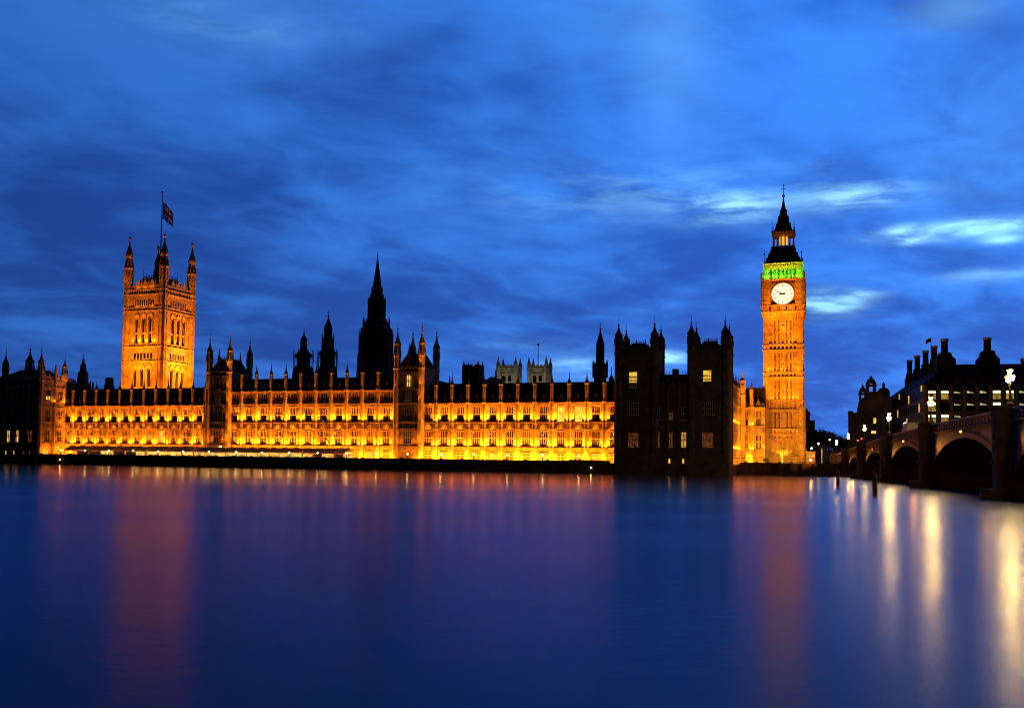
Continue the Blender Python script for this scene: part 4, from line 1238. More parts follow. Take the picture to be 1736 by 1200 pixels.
    for cc in [i0 + 1.3 + gw * (k + .5) for k in range(3)]:
        for dx_ in (-gw / 2, gw / 2): F_(Tf, (cc + dx_, -1.6, zs['W1'] + .4), (0, .22, 1), 330, .8, .4)
        F_(Tr, (cc - gw / 2, -1.6, zs['W1'] + .4), (0, .22, 1), 170, .8, .4)
        F_(Tf, (cc, -1.6, zs['b3'] + .5), (0, .25, 1), 130, 2.0, .3)
        F_(Tf, (cc, -1.5, zs['b1'] + .4), (0, .25, 1), 60, 2.0, .3)
        F_(Tr, (cc, -1.6, zs['b3'] + .5), (0, .25, 1), 40, 2.0, .3)
    area_light(r, (9, -9, zl), (-.34, .34, 1), 5200, 1.5, 1.0); area_light(r, (-w - 5, -10, zl), (.25, .4, 1), 1800, 1.5, 1.0)
    for x in (.5, -.6): area_light(r, (-w + x * 2, -tr - 1.5, zt_ + 2.6), (0, .3, 1), 60, .5, .3)
    return r, s_r_, T0, w, cxm, cym, z_, zt_
FT = flag_tower()
def union_flag():
    r, s_, T0, w, cxm, cym, ztop, zt_ = FT
    tt = T0 + cym
    nx, nz = 44, 26
    mb = MB(); vs = []; hz = 8.2; wx = 10.0
    zc = Z(283, 342, tt)
    for i in range(nx + 1):
        for j in range(nz + 1):
            u, v = i / nx, j / nz
            vs.append((.3 + wx * .55 * u + .25 * math.sin(u * 9), -.8 * math.sin(u * 7 + v) * u * 1.4, zc - hz * (1 - v) * (1 - .15 * u) - 6.0 * u ** 1.35 + .2 * math.sin(u * 11 + v * 3)))
    fs, ms = [], []
    for i in range(nx):
        for j in range(nz):
            a = i * (nz + 1) + j
            fs.append((a, a + nz + 1, a + nz + 2, a + 1))
            x, y = (i + .5) / nx * 60 - 30, (j + .5) / nz * 30 - 15
            d = abs(x * 15 - y * 30) / math.hypot(15, 30); d2 = abs(x * 15 + y * 30) / math.hypot(15, 30); dd = min(d, d2)
            c = 0
            if dd < 3: c = 2
            if dd < 1.2: c = 1
            if abs(x) < 5 or abs(y) < 5: c = 2
            if abs(x) < 3 or abs(y) < 3: c = 1
            ms.append(c)
    mb.v, mb.f, mb.m = vs, fs, ms
    o = mb.build('flag', [M['flag_blue'], M['flag_red'], M['flag_white']])
    o.location = W(s_ + cxm, tt, 0); o.rotation_euler = (0, 0, 0)
    m = o.modifiers.new('cloth', 'SOLIDIFY'); m.thickness = .02
    tag(o, 'red white and blue crossed flag drooping from the square tower flagpole', 'flag')
union_flag()

# ------------------------------------------------------------------ dark spires and towers behind the front
def silhouette(name, label, cat, px_, t, levels, n=8, spikes=(), mat='unlit_stone', extra=None, group=None, base=None, part='tower_body', rod=True):
    """levels: (photo y, half width in photo px) from top to bottom, spikes: (dx px, y top, y bottom, half px)"""
    s, _ = hit(px_, 640, t)
    r = thing(name, label, cat, pt(s, t), TH, group)
    k = ppm(px_, t); zf = lambda y: Z(px_, y, t)
    lv = [(zf(y), hw / k * (1.02 if n >= 8 else 1)) for y, hw in reversed(levels)]
    lv = [(G, lv[0][1])] + lv
    mb = MB()
    body = [q for q in lv]
    mb.stack(0, 0, body, n, rot=PI / n if n != 4 else PI / 4)
    mb.build(part, M[mat], r)
    if rod:
        mb = MB(); zt = lv[-1][0]; mb.ball(0, 0, zt + .2, .35, 6, 4); mb.stack(0, 0, [(zt, .12), (zt + 2.4, .04)], 5); mb.box(-.5, .5, -.05, .05, zt + 1.3, zt + 1.45); mb.build('finial', M['iron'], r)
    for q, (ddx, y0, y1, hp) in enumerate(spikes):
        rad = abs(ddx) / k
        for an in (0, PI / 4, PI / 2, 3 * PI / 4) if ddx > 0 else (PI, 5 * PI / 4, 3 * PI / 2, 7 * PI / 4):
            mb = MB(); x, y = rad * math.cos(an), rad * math.sin(an)
            za, zb = zf(y1), zf(y0)
            mb.stack(x, y, [(za, hp / k), (zb - (zb - za) * .28, hp / k), (zb - (zb - za) * .26, hp / k * 1.35), (zb - (zb - za) * .2, hp / k * .9), (zb, .05)], 6)
            q_ = math.hypot(x, y); ux, uy = x / q_, y / q_
            for f_ in (.15, .62): mb.tube((x, y, za + (zb - za) * f_), (x * .8, y * .8, za + (zb - za) * f_ - .8), hp / k * .7, hp / k * .7, 4)
            mb.build('pinnacle', M[mat], r)
    if extra: extra(r, zf, k)
    return r
def central_extra(r, zf, k):
    # tall panels on the octagon and open windows of the lantern
    mb = MB()
    for i in range(8):
        T = Matrix.Rotation(i * PI / 4, 4, 'Z'); y = -25.5 / k
        for x in (-8, -4, 0, 4, 8): mb.box(x / k - .25, x / k + .25, y - .25, y + 1.2, zf(640), zf(572), T)
    mb.build('panel_rib', M['unlit_stone'], r)
    mb = MB()
    for i in range(8):
        an = PI / 8 + i * PI / 4; q = 11.2 / k; hw_ = 2.3 / k
        mb.stack(q * math.cos(an), q * math.sin(an), [(zf(540.5), hw_), (zf(505.5), hw_)], 6)
        T = Matrix.Rotation(i * PI / 4, 4, 'Z'); y = -10.6 / k
        mb.box(-.28, .28, y - .3, y + .3, zf(540.5), zf(505.5), T)
        for yy in (524, 511): mb.box(-4.2 / k, 4.2 / k, y - .28, y + .28, zf(yy), zf(yy) + .7, T)
    mb.build('lantern', M['unlit_stone'], r)
silhouette('spire_tower', 'tallest dark octagonal tower and needle spire near the middle', 'tower', 636.5, 72,
           [(436, .5), (487, 7.5), (487.5, 9.3), (498, 9.5), (500, 11.5), (506, 11.7), (506.2, .8), (539.8, .8), (540, 12.0), (541, 17), (553, 21), (558, 26.5), (560, 26), (596, 26), (600, 30.5), (640, 32)],
           spikes=((15.4, 504, 541, .8), (-15.4, 504, 541, .8), (23.5, 537, 562, .9), (-23.5, 537, 562, .9), (30, 558, 603, .9), (-30, 558, 603, .9)), extra=central_extra)
silhouette('vent_turret', 'squat dark turret with domed cap, leftmost of the two before the needle spire', 'turret', 513.8, 50,
           [(566, .6), (571, 3.2), (575, 5.6), (592, 6.0), (596, 8.5), (602, 15), (605, 15.5), (607, 11.2), (621, 11.2), (623, 17), (640, 18.5)],
           spikes=((16.8, 593, 622, .6), (-16.8, 593, 622, .6)))
silhouette('vent_turret', 'dark pointed turret with a tall cone, next left of the needle spire', 'turret', 554.6, 52,
           [(537, .5), (546, 3.0), (551, 5.5), (556, 6.8), (572, 7.2), (575, 10), (594, 11), (598, 14.6), (601, 14.6), (603, 12.2), (622, 12.2), (626, 16.4), (640, 17)],
           spikes=((16.8, 591, 625, .7), (-16.8, 591, 625, .7), (10.5, 566, 580, .5), (-10.5, 566, 580, .5)))
silhouette('vent_turret', 'dark stepped turret standing alone just left of the dark double pavilion', 'turret', 1017.3, 40,
           [(559, 1.0), (564, 2.0), (570, 4.0), (584, 8.3), (585, 8.3), (615, 8.6), (617, 12), (656, 12.8)], n=4,
           spikes=((12.5, 610, 640, 1.2), (-12.5, 610, 640, 1.2)))
silhouette('vent_turret', 'small dark tapering turret behind the left end of the lit front', 'turret', 140.5, 60,
           [(609, 2.0), (616, 2.4), (618, 4.5), (630, 6.0), (632, 8.6), (648, 9.3), (662, 12)],
           spikes=((16, 645, 668, 1.5), (-16, 645, 668, 1.5)))
silhouette('chimney_block', 'small dark domed block between the left turret and the floodlit square tower', 'building', 185.5, 60,
           [(640, 4.5), (641, 6.5), (647, 7.2), (649, 7.0), (656, 8.6), (670, 9.5)], n=8, rod=False, part='block')
def dark_square_tower(name, label, cat, x0, x1, ytop, ypin, t, mat, spike_hw, ybase=665, light=None, pin_y2=None, group=None):
    s0, s1 = S(x0, t, 640), S(x1, t, 640); w = (s1 - s0) * .84; dpt = w * .8
    zf = lambda y: Z((x0 + x1) / 2, y, t)
    r = thing(name, label, cat, pt(s0, t), TH, group)
    mb = MB(); zt = zf(ytop); mb.box(0, w, 0, dpt, G, zt)
    mb.build('wall', M[mat], r)
    mb = MB()
    for z in (zt - .6, zt - (zt - zf(ytop + 12)), zt - (zt - zf(ytop + 26))): mb.box(-.3, w + .3, -.3, dpt + .3, z, z + .5)
    for xx in (0, w):
        for yy in (0, dpt): mb.stack(xx, yy, [(G, w * .11), (zt, w * .11)], 8)
    for i in range(3):
        x = w * (.2 + .3 * i); mb.box(x - w * .03, x + w * .03, -.2, -.001, zf(ytop + 26), zt - 2)
    mb.build('buttress', M[mat], r)
    mb = MB(); battlement(mb, -.1, w + .1, -.1, dpt + .1, zt + .001, 1.6, 1.8, .5); mb.build('parapet', M[mat], r)
    for xx in (0, w):
        for yy in (0, dpt):
            mb = MB(); zt2 = zf(ypin); mb.stack(xx, yy, [(zt, w * .12), (zt + (zt2 - zt) * .25, w * .11), (zt + (zt2 - zt) * .27, w * .14), (zt + (zt2 - zt) * .34, w * .09), (zt2, .05)], 8); mb.build('pinnacle', M[mat], r)
    y = MB()
    for xx in (.33, .67):
        o = MB(); hw = w * .11; z0, z1 = zf(ytop + 31), zf(ytop + 15)
        arc = [(w * xx + hw * math.cos(PI * j / 8), z1 - hw + hw * 1.4 * math.sin(PI * j / 8)) for j in range(9)]
        o.prism([(w * xx - hw, z0), (w * xx + hw, z0)] + arc, -.06, -.002); o.build('window', M['glass'], r)
    if light:
        for xx in (.2, .8): area_light(r, (w * xx, -9, zf(668)), (0, .5, 1), light, 2, 1, (1.0, .86, .55))
        area_light(r, (w + 8, dpt / 2, zf(668)), (-.5, 0, 1), light * .7, 2, 1, (1.0, .86, .55))
    return r
dark_square_tower('church_tower', 'black square tower with four thin pinnacles, left of the pale twin towers', 'tower', 786, 815, 624, 611, 130, 'unlit_stone', 2)
tw_l = dark_square_tower('abbey_tower', 'pale stone tower with four spikes, the one without a pole', 'tower', 844.5, 879.5, 622.5, 604, 260, 'abbey', 2, light=420)
tw_r = dark_square_tower('abbey_tower', 'pale stone tower with four spikes behind a tall flagpole', 'tower', 896.5, 931.5, 622.5, 603, 260, 'abbey', 2, light=420)
def pole(px_, ytop, ybot, t, label, r0=.12):
    s, z = hit(px_, ytop, t); r = MB(); zb = Z(px_, ybot, t)
    r.stack(0, 0, [(zb, r0), (z, r0 * .6)], 6); r.ball(0, 0, z, r0 * 2.2, 6, 4)
    o = r.build('flagpole', M['iron']); o.location = W(s, t, 0); return tag(o, label, 'flagpole')
pole(912.5, 584, 625, 264, 'thin bare pole on the right pale twin tower', .35)
def gable_roof():
    t = 120; s0, s1 = S(813, t, 655), S(840, t, 655); zr = Z(823, 636, t); ze = Z(823, 650, t)
    r = thing('gabled_hall', 'dark hall with a hipped roof between the black tower and pale twin towers', 'building', pt(s0, t), TH)
    L = s1 - s0; mb = MB(); mb.box(0, L, 0, 22, G, ze); mb.build('wall', M['unlit_stone'], r)
    mb = MB(); mb.rings([[(-.3, -.3, ze), (L + .3, -.3, ze), (L + .3, 22, ze), (-.3, 22, ze)], [(L * .38, 7, zr), (L * .42, 7, zr), (L * .42, 15, zr), (L * .38, 15, zr)]], 4); mb.build('roof', M['lead'], r)
gable_roof()
silhouette('pinnacle_spire', 'thin dark spike between the dark hall roof and the pale twin towers', 'spire', 840.2, 118, [(627, .5), (634, 1.4), (640, 1.8), (641, 2.6), (655, 2.8)], rod=False)
silhouette('pinnacle_spire', 'thin dark spike just left of the black square tower', 'spire', 762.3, 90, [(637, .5), (644, 1.3), (650, 1.7), (651, 2.2), (665, 2.4)], rod=False)
silhouette('pinnacle_spire', 'small dark gable finial beside the dark pavilion left wall', 'spire', 1036.5, 30, [(622, .5), (632, 1.0), (636, 1.4), (642, 4.5), (660, 5.5)], rod=False)
def hall_roof():
    t = 62; s0, s1 = S(700, t, 655), S(775, t, 655); L = s1 - s0
    r = thing('great_hall', 'long dark slate hall roof behind the right hand lit front', 'building', pt(s0, t), TH)
    mb = MB(); mb.box(0, L, 0, 30, G, 22); mb.build('wall', M['unlit_stone'], r)
    zr, zr2 = Z(737, 645, t + 8), Z(770, 655, t + 8)
    mb = MB(); mb.rings([[(0, 0, 22), (L, 0, 22), (L, 30, 22), (0, 30, 22)], [(2, 8, zr + 1), (L - 3, 8, zr2), (L - 3, 22, zr2), (2, 22, zr + 1)]], 4); mb.build('roof', M['slate'], r)
hall_roof()
def back_range():
    s0, s1 = S(360, 34, 655), S(680, 34, 655); L = s1 - s0; zr = Z(520, 644, 40)
    r = thing('back_range', 'long dark slate roofed range behind the central lit front', 'building', pt(s0, 32), TH)
    mb = MB(); mb.box(0, L, 0, 16, G, 22); mb.build('wall', M['unlit_stone'], r)
    mb = MB(); mb.rings([[(0, 0, 22), (L, 0, 22), (L, 16, 22), (0, 16, 22)], [(1, 6, zr), (L - 1, 6, zr), (L - 1, 10, zr), (1, 10, zr)]], 4); mb.build('roof', M['slate'], r)
    s0, s1 = S(860, 36, 655), S(1050, 36, 655); L = s1 - s0; zr = Z(950, 654, 42)
    r = thing('back_range', 'long dark flat topped range behind the right hand lit front', 'building', pt(s0, 34), TH)
    mb = MB(); mb.box(0, L, 0, 16, G, 22); mb.build('wall', M['unlit_stone'], r)
    mb = MB(); mb.rings([[(0, 0, 22), (L, 0, 22), (L, 16, 22), (0, 16, 22)], [(1, 6, zr), (L - 1, 6, zr), (L - 1, 10, zr), (1, 10, zr)]], 4); mb.build('roof', M['slate'], r)
back_range()

# ------------------------------------------------------------------ terrace: marquees and lamps
def marquee(label, x0, x1, canvas, glow, ybays, ridge, eave, lit_bays, end_canvas=None, group='marquees on the terrace'):
    t = 3.2; s0, s1 = S(x0, t, 765), S(x1, t, 765); L = s1 - s0; dp = 6.0
    r = thing('marquee', label, 'marquee', pt(s0, t), TH, group)
    mb = MB(); n = ybays
    for i in range(n):
        a, b = L * i / n, L * (i + 1) / n
        # canvas of one bay, sagging a little between its ridge poles
        rg = []
        for k in range(9):
            u = k / 8; x = a + (b - a) * u; sag = .22 * math.sin(PI * u)
            rg.append([(x, -.3, eave - .28), (x, -.3, eave), (x, dp * .5, ridge - sag), (x, dp + .3, eave), (x, dp + .3, eave - .28)])
        vs = [p for q in rg for p in q]; fs = []
        for k in range(8):
            for j in range(4): fs.append((k * 5 + j, (k + 1) * 5 + j, (k + 1) * 5 + j + 1, k * 5 + j + 1))
        mb.add(vs, fs)
    o = mb.build('canopy', M[canvas], r); m = o.modifiers.new('cloth', 'SOLIDIFY'); m.thickness = .03
    b = MB(); b.box(-.07, .07, -.07, .07, G, eave - .02); me = b.mesh('post', M['rail'])
    for i in range(n + 1):
        for y in (0, dp): link('post', me, r, (L * i / n, y, -G))
    for i in range(n):
        a, b_ = L * i / n + .12, L * (i + 1) / n - .12
        for y in (dp - .4,):
            g_ = MB(); g_.box(a, b_, y, y + .08, G + .2, eave - .35); g_.build('wall_panel', M[glow] if i in lit_bays else M['canvas'], r)
        if i in lit_bays: area_light(r, ((a + b_) / 2, dp * .5, eave - .3), (0, -.2, -1), 110, (b_ - a) * .6, 2.0, (1.0, .62, .2))
        if (i * 5) % 3 != 1:
            f = MB()
            for q in range(5):
                x = a + (b_ - a) * (q + .3) / 5; h = .5 + .35 * ((q * 7 + i * 3) % 4) / 4
                f.box(x - .16, x + .16, .9, 1.2, G, G + .45 + h * .6); f.box(x - .3, x + .3, .8, 1.3, G + .44, G + .5)
            f.build('seating', M['iron'], r)
    return r
marquee('brownish grey canvas marquee nearest the left pavilion', 109, 192, 'canvas', 'tent_light', 4, 6.55, 5.1, (2,))
marquee('grey canvas marquee between the leftmost marquee and the orange one', 193, 247, 'canvas', 'tent_light', 3, 6.5, 5.05, (1, 2))
marquee('pale canvas marquee glowing orange below the floodlit front', 249, 328, 'canvas_pale', 'tent_light', 4, 6.6, 5.05, (0, 1, 2, 3))
marquee('long grey canvas marquee with yellow lit interior under the central front', 329, 512, 'canvas', 'tent_pale', 10, 6.5, 5.0, (0, 1, 2, 3, 4, 5, 6, 7, 8, 9))
marquee('short dark grey marquee at the right end of the row', 513, 568, 'canvas', 'tent_pale', 3, 6.45, 4.95, (1,))
marquee('small pale end pavilion glowing orange, rightmost of the tents', 569, 584, 'canvas_pale', 'tent_light', 1, 6.6, 4.9, (0,))

def lamp_mesh():
    p = MB(); p.stack(0, 0, [(0, .22), (.15, .22), (.25, .12), (1.0, .08), (1.05, .14), (1.12, .08)], 8)
    p.stack(0, 0, [(1.66, .2), (1.74, .26), (1.86, .05), (2.0, .03)], 8)
    for i in range(4):
        a = i * PI / 2 + PI / 4; p.tube((.13 * math.cos(a), .13 * math.sin(a), 1.12), (.2 * math.cos(a), .2 * math.sin(a), 1.68), .02, .02, 4)
    g = MB(); g.ball(0, 0, 1.38, .21, 10, 8)
    return p.mesh('post', M['iron']), g.mesh('globe', M['lamp_white'], True)
LP, LG = lamp_mesh()
ORD = ['first', 'second', 'third', 'fourth', 'fifth', 'sixth', 'seventh', 'eighth', 'ninth', 'tenth', 'eleventh', 'twelfth']
groups = [((103, 144.5, 185, 226, 268, 310.5, 354.5), 'terrace lamp, %s from the left pavilion, left of the turreted tower'),
          ((400.5, 444.5, 490.5, 538.5, 588, 638), 'terrace lamp before the central lit front, %s of that stretch from the left'),
          ((691, 747, 803, 860, 920, 981), 'terrace lamp before the right lit front, %s from the lit window tower')]
for xs, lab in groups:
    for i, x in enumerate(xs):
        s, z = hit(x, 763, .35)
        r = thing('terrace_lamp', lab % ORD[i], 'lamp', pt(s, .35, 3.45), TH, 'lamps along the terrace wall')
        link('post', LP, r, (0, 0, 0)); link('globe', LG, r, (0, 0, 0))
def wall_light(x, y, t, label, mat='lamp_white', r_=.16):
    s, z = hit(x, y, t); o = MB()
    o.box(-.12, .12, -.05, .12, z - .25, z + .25); o.mi = 1; o.ball(0, -.15, z, r_, 8, 6)
    b = o.build('wall_light', [M['iron'], M[mat]]); b.location = W(s, t, 0); b.rotation_euler = (0, 0, TH); return tag(b, label, 'wall light')
wall_light(102, 778.5, -.4, 'small light low on the river wall by the left pavilion')
wall_light(1002, 793, -.4, 'pair light low on the river wall near the dark pavilion')
def floodlamp(x, y, t, label, k=1.0, lens='lamp_white'):
    s, z = hit(x, y, t)
    r = thing('floodlight', label, 'floodlight', pt(s, t), TH)
    m_ = MB(); m_.box(-.08, .08, -.08, .08, G, z - .3); m_.box(-.4 * k, .4 * k, -.1, .3, z - .28, z + .28); m_.build('housing', M['iron'], r)
    m_ = MB(); m_.box(-.36 * k, .36 * k, -.16, -.102, z - .24, z + .24); m_.build('lens', M[lens], r)
    return r
yard_flood()
floodlamp(374, 758, 9.5, 'bright floodlight on a stand before the dark turreted tower', 1.2)

def hedge(label, x0, x1, y0, t, n=900, mat='leaf'):
    s0, s1 = S(x0, t, 780), S(x1, t, 780); L = s1 - s0; h = Z(x0, y0, t) - G
    r = thing('hedge', label, 'hedge', pt(s0, t), TH)
    m_ = MB()
    for i in range(n):
        x, y, z = RND.uniform(0, L), RND.uniform(-.6, .6), G + RND.uniform(0, h) * RND.uniform(.8, 1)
        a = RND.uniform(0, 2 * PI); q = RND.uniform(.12, .25); b = RND.uniform(-.6, .6)
        d = Vector((math.cos(a), math.sin(a), b)).normalized() * q; e = d.cross(Vector((RND.uniform(-1, 1), RND.uniform(-1, 1), 1))).normalized() * q * .6
        c = Vector((x, y, z)); m_.add([c - d, c + e, c + d, c - e], [(0, 1, 2, 3)])
    m_.build('foliage', M[mat], r)
    m_ = MB(); m_.box(0, L, -.35, .35, G, G + h * .7); m_.build('stem', M['dark_bark'], r)
hedge('clipped dark hedge on the terrace beside the dark pavilion', 962, 1034, 778, 2.6)

# ------------------------------------------------------------------ trees
def tree(label, p, h, spread, leafn, leafmat, barkmat, leafsz=.35, seed=1, name='tree', bare=False, group=None, clear=.28):
    rn = random.Random(seed)
    r = thing(name, label, 'tree', (p[0], p[1], p[2]), 0, group)
    tr = MB(); tips = []
    def grow(a, d, ln, rad, lev):
        b = a + d * ln
        tr.tube(a, b, rad, rad * .66, 6 if lev < 2 else 4)
        if lev >= (5 if bare else 4): tips.append(b); return
        tips.append(b) if lev >= (2 if bare else 1) else None
        for k in range(4 if lev == 0 else (3 if lev < 3 or bare else 2)):
            ax = Vector((rn.uniform(-1, 1), rn.uniform(-1, 1), rn.uniform(-.3, .6))).normalized()
            nd = (d + ax * rn.uniform(.5, .95)).normalized()
            nd.z = abs(nd.z) * .8 + .12; nd.normalize()
            nd = Vector((nd.x * spread, nd.y * spread, nd.z)).normalized()
            grow(b, nd, ln * rn.uniform(.62, .82), rad * .6, lev + 1)
    base = Vector((0, 0, p[2]))
    grow(base, Vector((rn.uniform(-.05, .05), 0, 1)).normalized(), h * clear, h * .022, 0)
    tr.build('trunk', M[barkmat], r)
    lf = MB()
    for i in range(leafn):
        c = rn.choice(tips) + Vector((rn.gauss(0, 1), rn.gauss(0, 1), rn.gauss(0, .8))) * h * .055
        a = Vector((rn.uniform(-1, 1), rn.uniform(-1, 1), rn.uniform(-1, 1))).normalized() * leafsz * rn.uniform(.6, 1.2)
        e = a.cross(Vector((rn.uniform(-1, 1), rn.uniform(-1, 1), rn.uniform(-1, 1)))).normalized() * leafsz * .55
        lf.add([c - a, c + e, c + a, c - e], [(0, 1, 2, 3)])
    lf.build('crown', M[leafmat], r)
    return r
s, _ = hit(1326, 770, 36)
lt = tree('small bright floodlit tree at the foot of the clock tower', tuple(W(s, 36, G)), 8.4, 1.05, 1700, 'bud', 'bark', .12, 5, bare=True, clear=.20)
area_light(lt, (0, -3.4, G + .3), (0, .45, 1), 3000, .8, .5, (1.0, .42, .03))
area_light(lt, (-2.4, -2.0, G + .3), (.4, .3, 1), 2000, .8, .5, (1.0, .42, .03))
s, _ = hit(1305, 770, 38)
lt2 = tree('low dim shrub left of the floodlit tree by the clock tower', tuple(W(s - 1, 38, G)), 3.2, 1.3, 900, 'leaf', 'dark_bark', .14, 9, name='shrub', clear=.2)
tree_px = [(1389, 728, 470, 'dark street tree next to the dark stepped block right of the clock tower', 3), (1402, 733, 455, 'dark rounded street tree between the clock tower and domed building', 4),
           (1414, 741, 440, 'lower dark street tree in the gap before the domed building', 6), (1427, 739, 425, 'dark street tree touching the left edge of the domed building', 8), (1440, 752, 330, 'small dark tree above the far end of the bridge', 10)]
for x, ytop, dep, lab, sd in tree_px:
    top = at_depth(x, ytop, dep); h = top.z - G
    tree(lab, (top.x, top.y, G), h, 1.0, 4200, 'leaf', 'dark_bark', h * .034, sd, name='street_tree', group='street trees beyond the bridge', clear=.31)

# ------------------------------------------------------------------ buildings on the right
def plain_block():
    p = at_depth(1366, 770, 430); q = at_depth(1388, 770, 430); k = 430 / F
    r = thing('stone_building', 'dark stepped stone block directly right of the clock tower', 'building', (p.x - 14, p.y, G), 0)
    L = q.x - p.x + 14; z = lambda y: at_depth(1375, y, 430).z
    mb = MB(); mb.box(0, L * .80, 0, 25, G, z(697)); mb.box(L * .80, L * .93, 1, 24, G, z(712)); mb.box(L * .93, L, 2, 23, G, z(728)); mb.build('wall', M['unlit_stone'], r)
    mb = MB(); mb.box(L * .55, L * .80, 3, 12, z(697), z(692.5)); mb.build('chimney', M['unlit_stone'], r)
    mb = MB()
    for y in (703, 722, 742): mb.box(-.2, L * .80 + .3, -.3, -.001, z(y), z(y) + .7)
    mb.build('cornice', M['unlit_stone'], r)
    for i in range(3):
        for j in range(4):
            o = MB(); x = L * .50 + i * 2.1; zz = z(716 + j * 12); o.box(x, x + 1.0, -.06, -.002, zz, zz + 1.9); o.build('window', M['glass' if (i, j) != (2, 1) else 'lit_dim'], r)
plain_block()

def domed_building():
    dep = 345; k = dep / F
    P = lambda x, y: at_depth(x, y, dep)
    org = P(1440, 770)
    r = thing('domed_building', 'dark ornate stone building with two cupolas and a round dome above the bridge', 'building', (org.x, org.y, G), -.34)
    X = lambda x: (P(x, 700).x - org.x) / 1.062
    Zy = lambda y: P(1475, y).z
    mb = MB()
    mb.box(X(1440), X(1512), 1, 24, G, Zy(703))
    mb.prism([(X(1452), Zy(703) - .1), (X(1497), Zy(703) - .1), (X(1497), Zy(668)), (X(1488), Zy(664)), (X(1469), Zy(664)), (X(1469), Zy(672)), (X(1457), Zy(676)), (X(1454), Zy(690))], 2, 12)
    mb.box(X(1489), X(1512), 3, 22, Zy(703) - .1, Zy(672))
    mb.build('wall', M['redbrick'], r)
    mb = MB()
    for y in (703, 722, 742): mb.box(X(1440) - .2, X(1512), .6, .999, Zy(y), Zy(y) + .7)
    mb.stack(X(1442), 2.2, [(G, .9), (Zy(700), .9), (Zy(699), 1.1), (Zy(697), 1.0), (Zy(696), .2)], 10)
    for i in range(6): mb.box(X(1446 + i * 11) - .3, X(1446 + i * 11) + .3, .5, .998, G, Zy(704))
    mb.build('cornice', M['redbrick'], r)
    # two cupolas with open arches and a bulbous cap
    for xm, ya, yb, hw, ycap, ytop in ((1477.3, 676, 654, 8.2, 639, 634), (1463.2, 688, 668, 6.3, 654, 648.5)):
        mb = MB(); w_ = hw * k; zb, za = Zy(ya), Zy(yb); xc = X(xm); yc = 6.0
        for sx in (-1, 1):
            for sy in (-1, 1): mb.box(xc + sx * w_ * .36, xc + sx * w_, yc + sy * w_ * .36, yc + sy * w_, zb, za)
        arc = [(xc + w_ * .36 * math.cos(PI * j / 8), za - w_ * .9 + w_ * .6 * math.sin(PI * j / 8)) for j in range(9)]
        mb.sq(xc, yc, [(zb - 6, w_ * 1.08, w_ * 1.08), (zb, w_ * 1.08, w_ * 1.08)])
        mb.sq(xc, yc, [(za, w_ * 1.1, w_ * 1.1), (za + .6, w_ * 1.1, w_ * 1.1)])
        H = Zy(ycap) - za
        # drum with round openings
        z1 = za + .6; z2 = za + H * .34
        for sx in (-1, 1):
            for sy in (-1, 1): mb.box(xc + sx * w_ * .25, xc + sx * w_ * .95, yc + sy * w_ * .25, yc + sy * w_ * .95, z1, z2)
        mb.sq(xc, yc, [(z2, w_ * 1.02, w_ * 1.02), (z2 + .4, w_ * 1.02, w_ * 1.02)])
        mb.stack(xc, yc, [(z2 + .4, w_ * .98), (z2 + H * .2, w_ * .92), (z2 + H * .42, w_ * .72), (z2 + H * .58, w_ * .40), (z2 + H * .66, w_ * .16)], 10)
        mb.stack(xc, yc, [(z2 + H * .64, .35), (z2 + H * .75, .5), (z2 + H * .85, .18), (Zy(ytop), .12)], 6); mb.box(xc - .55, xc + .55, yc - .1, yc + .1, Zy(ytop) - 1.0, Zy(ytop) - .7)
        mb.build('cupola', M['redbrick'], r)
    mb = MB(); xc, yc = X(1499), 8; w_ = 9.8 * k
    mb.stack(xc, yc, [(Zy(690), w_ * 1.02), (Zy(664), w_ * 1.02), (Zy(663), w_ * 1.08), (Zy(661.5), w_ * 1.0), (Zy(659), w_ * .88), (Zy(657), w_ * .64), (Zy(655.6), w_ * .3)], 12)
    mb.stack(xc, yc, [(Zy(655.7), .5), (Zy(650), .48), (Zy(649), .6), (Zy(646.5), .1)], 8); mb.build('dome', M['lead'], r)
    for i in range(6):
        for j in range(4):
            o = MB(); x = X(1447 + i * 11); zz = Zy(718 + j * 14); o.box(x, x + 1.0, .93, .997, zz, zz + 2.0); o.build('window', M['lit_pale' if (i, j) == (3, 0) else 'glass'], r)
domed_building()

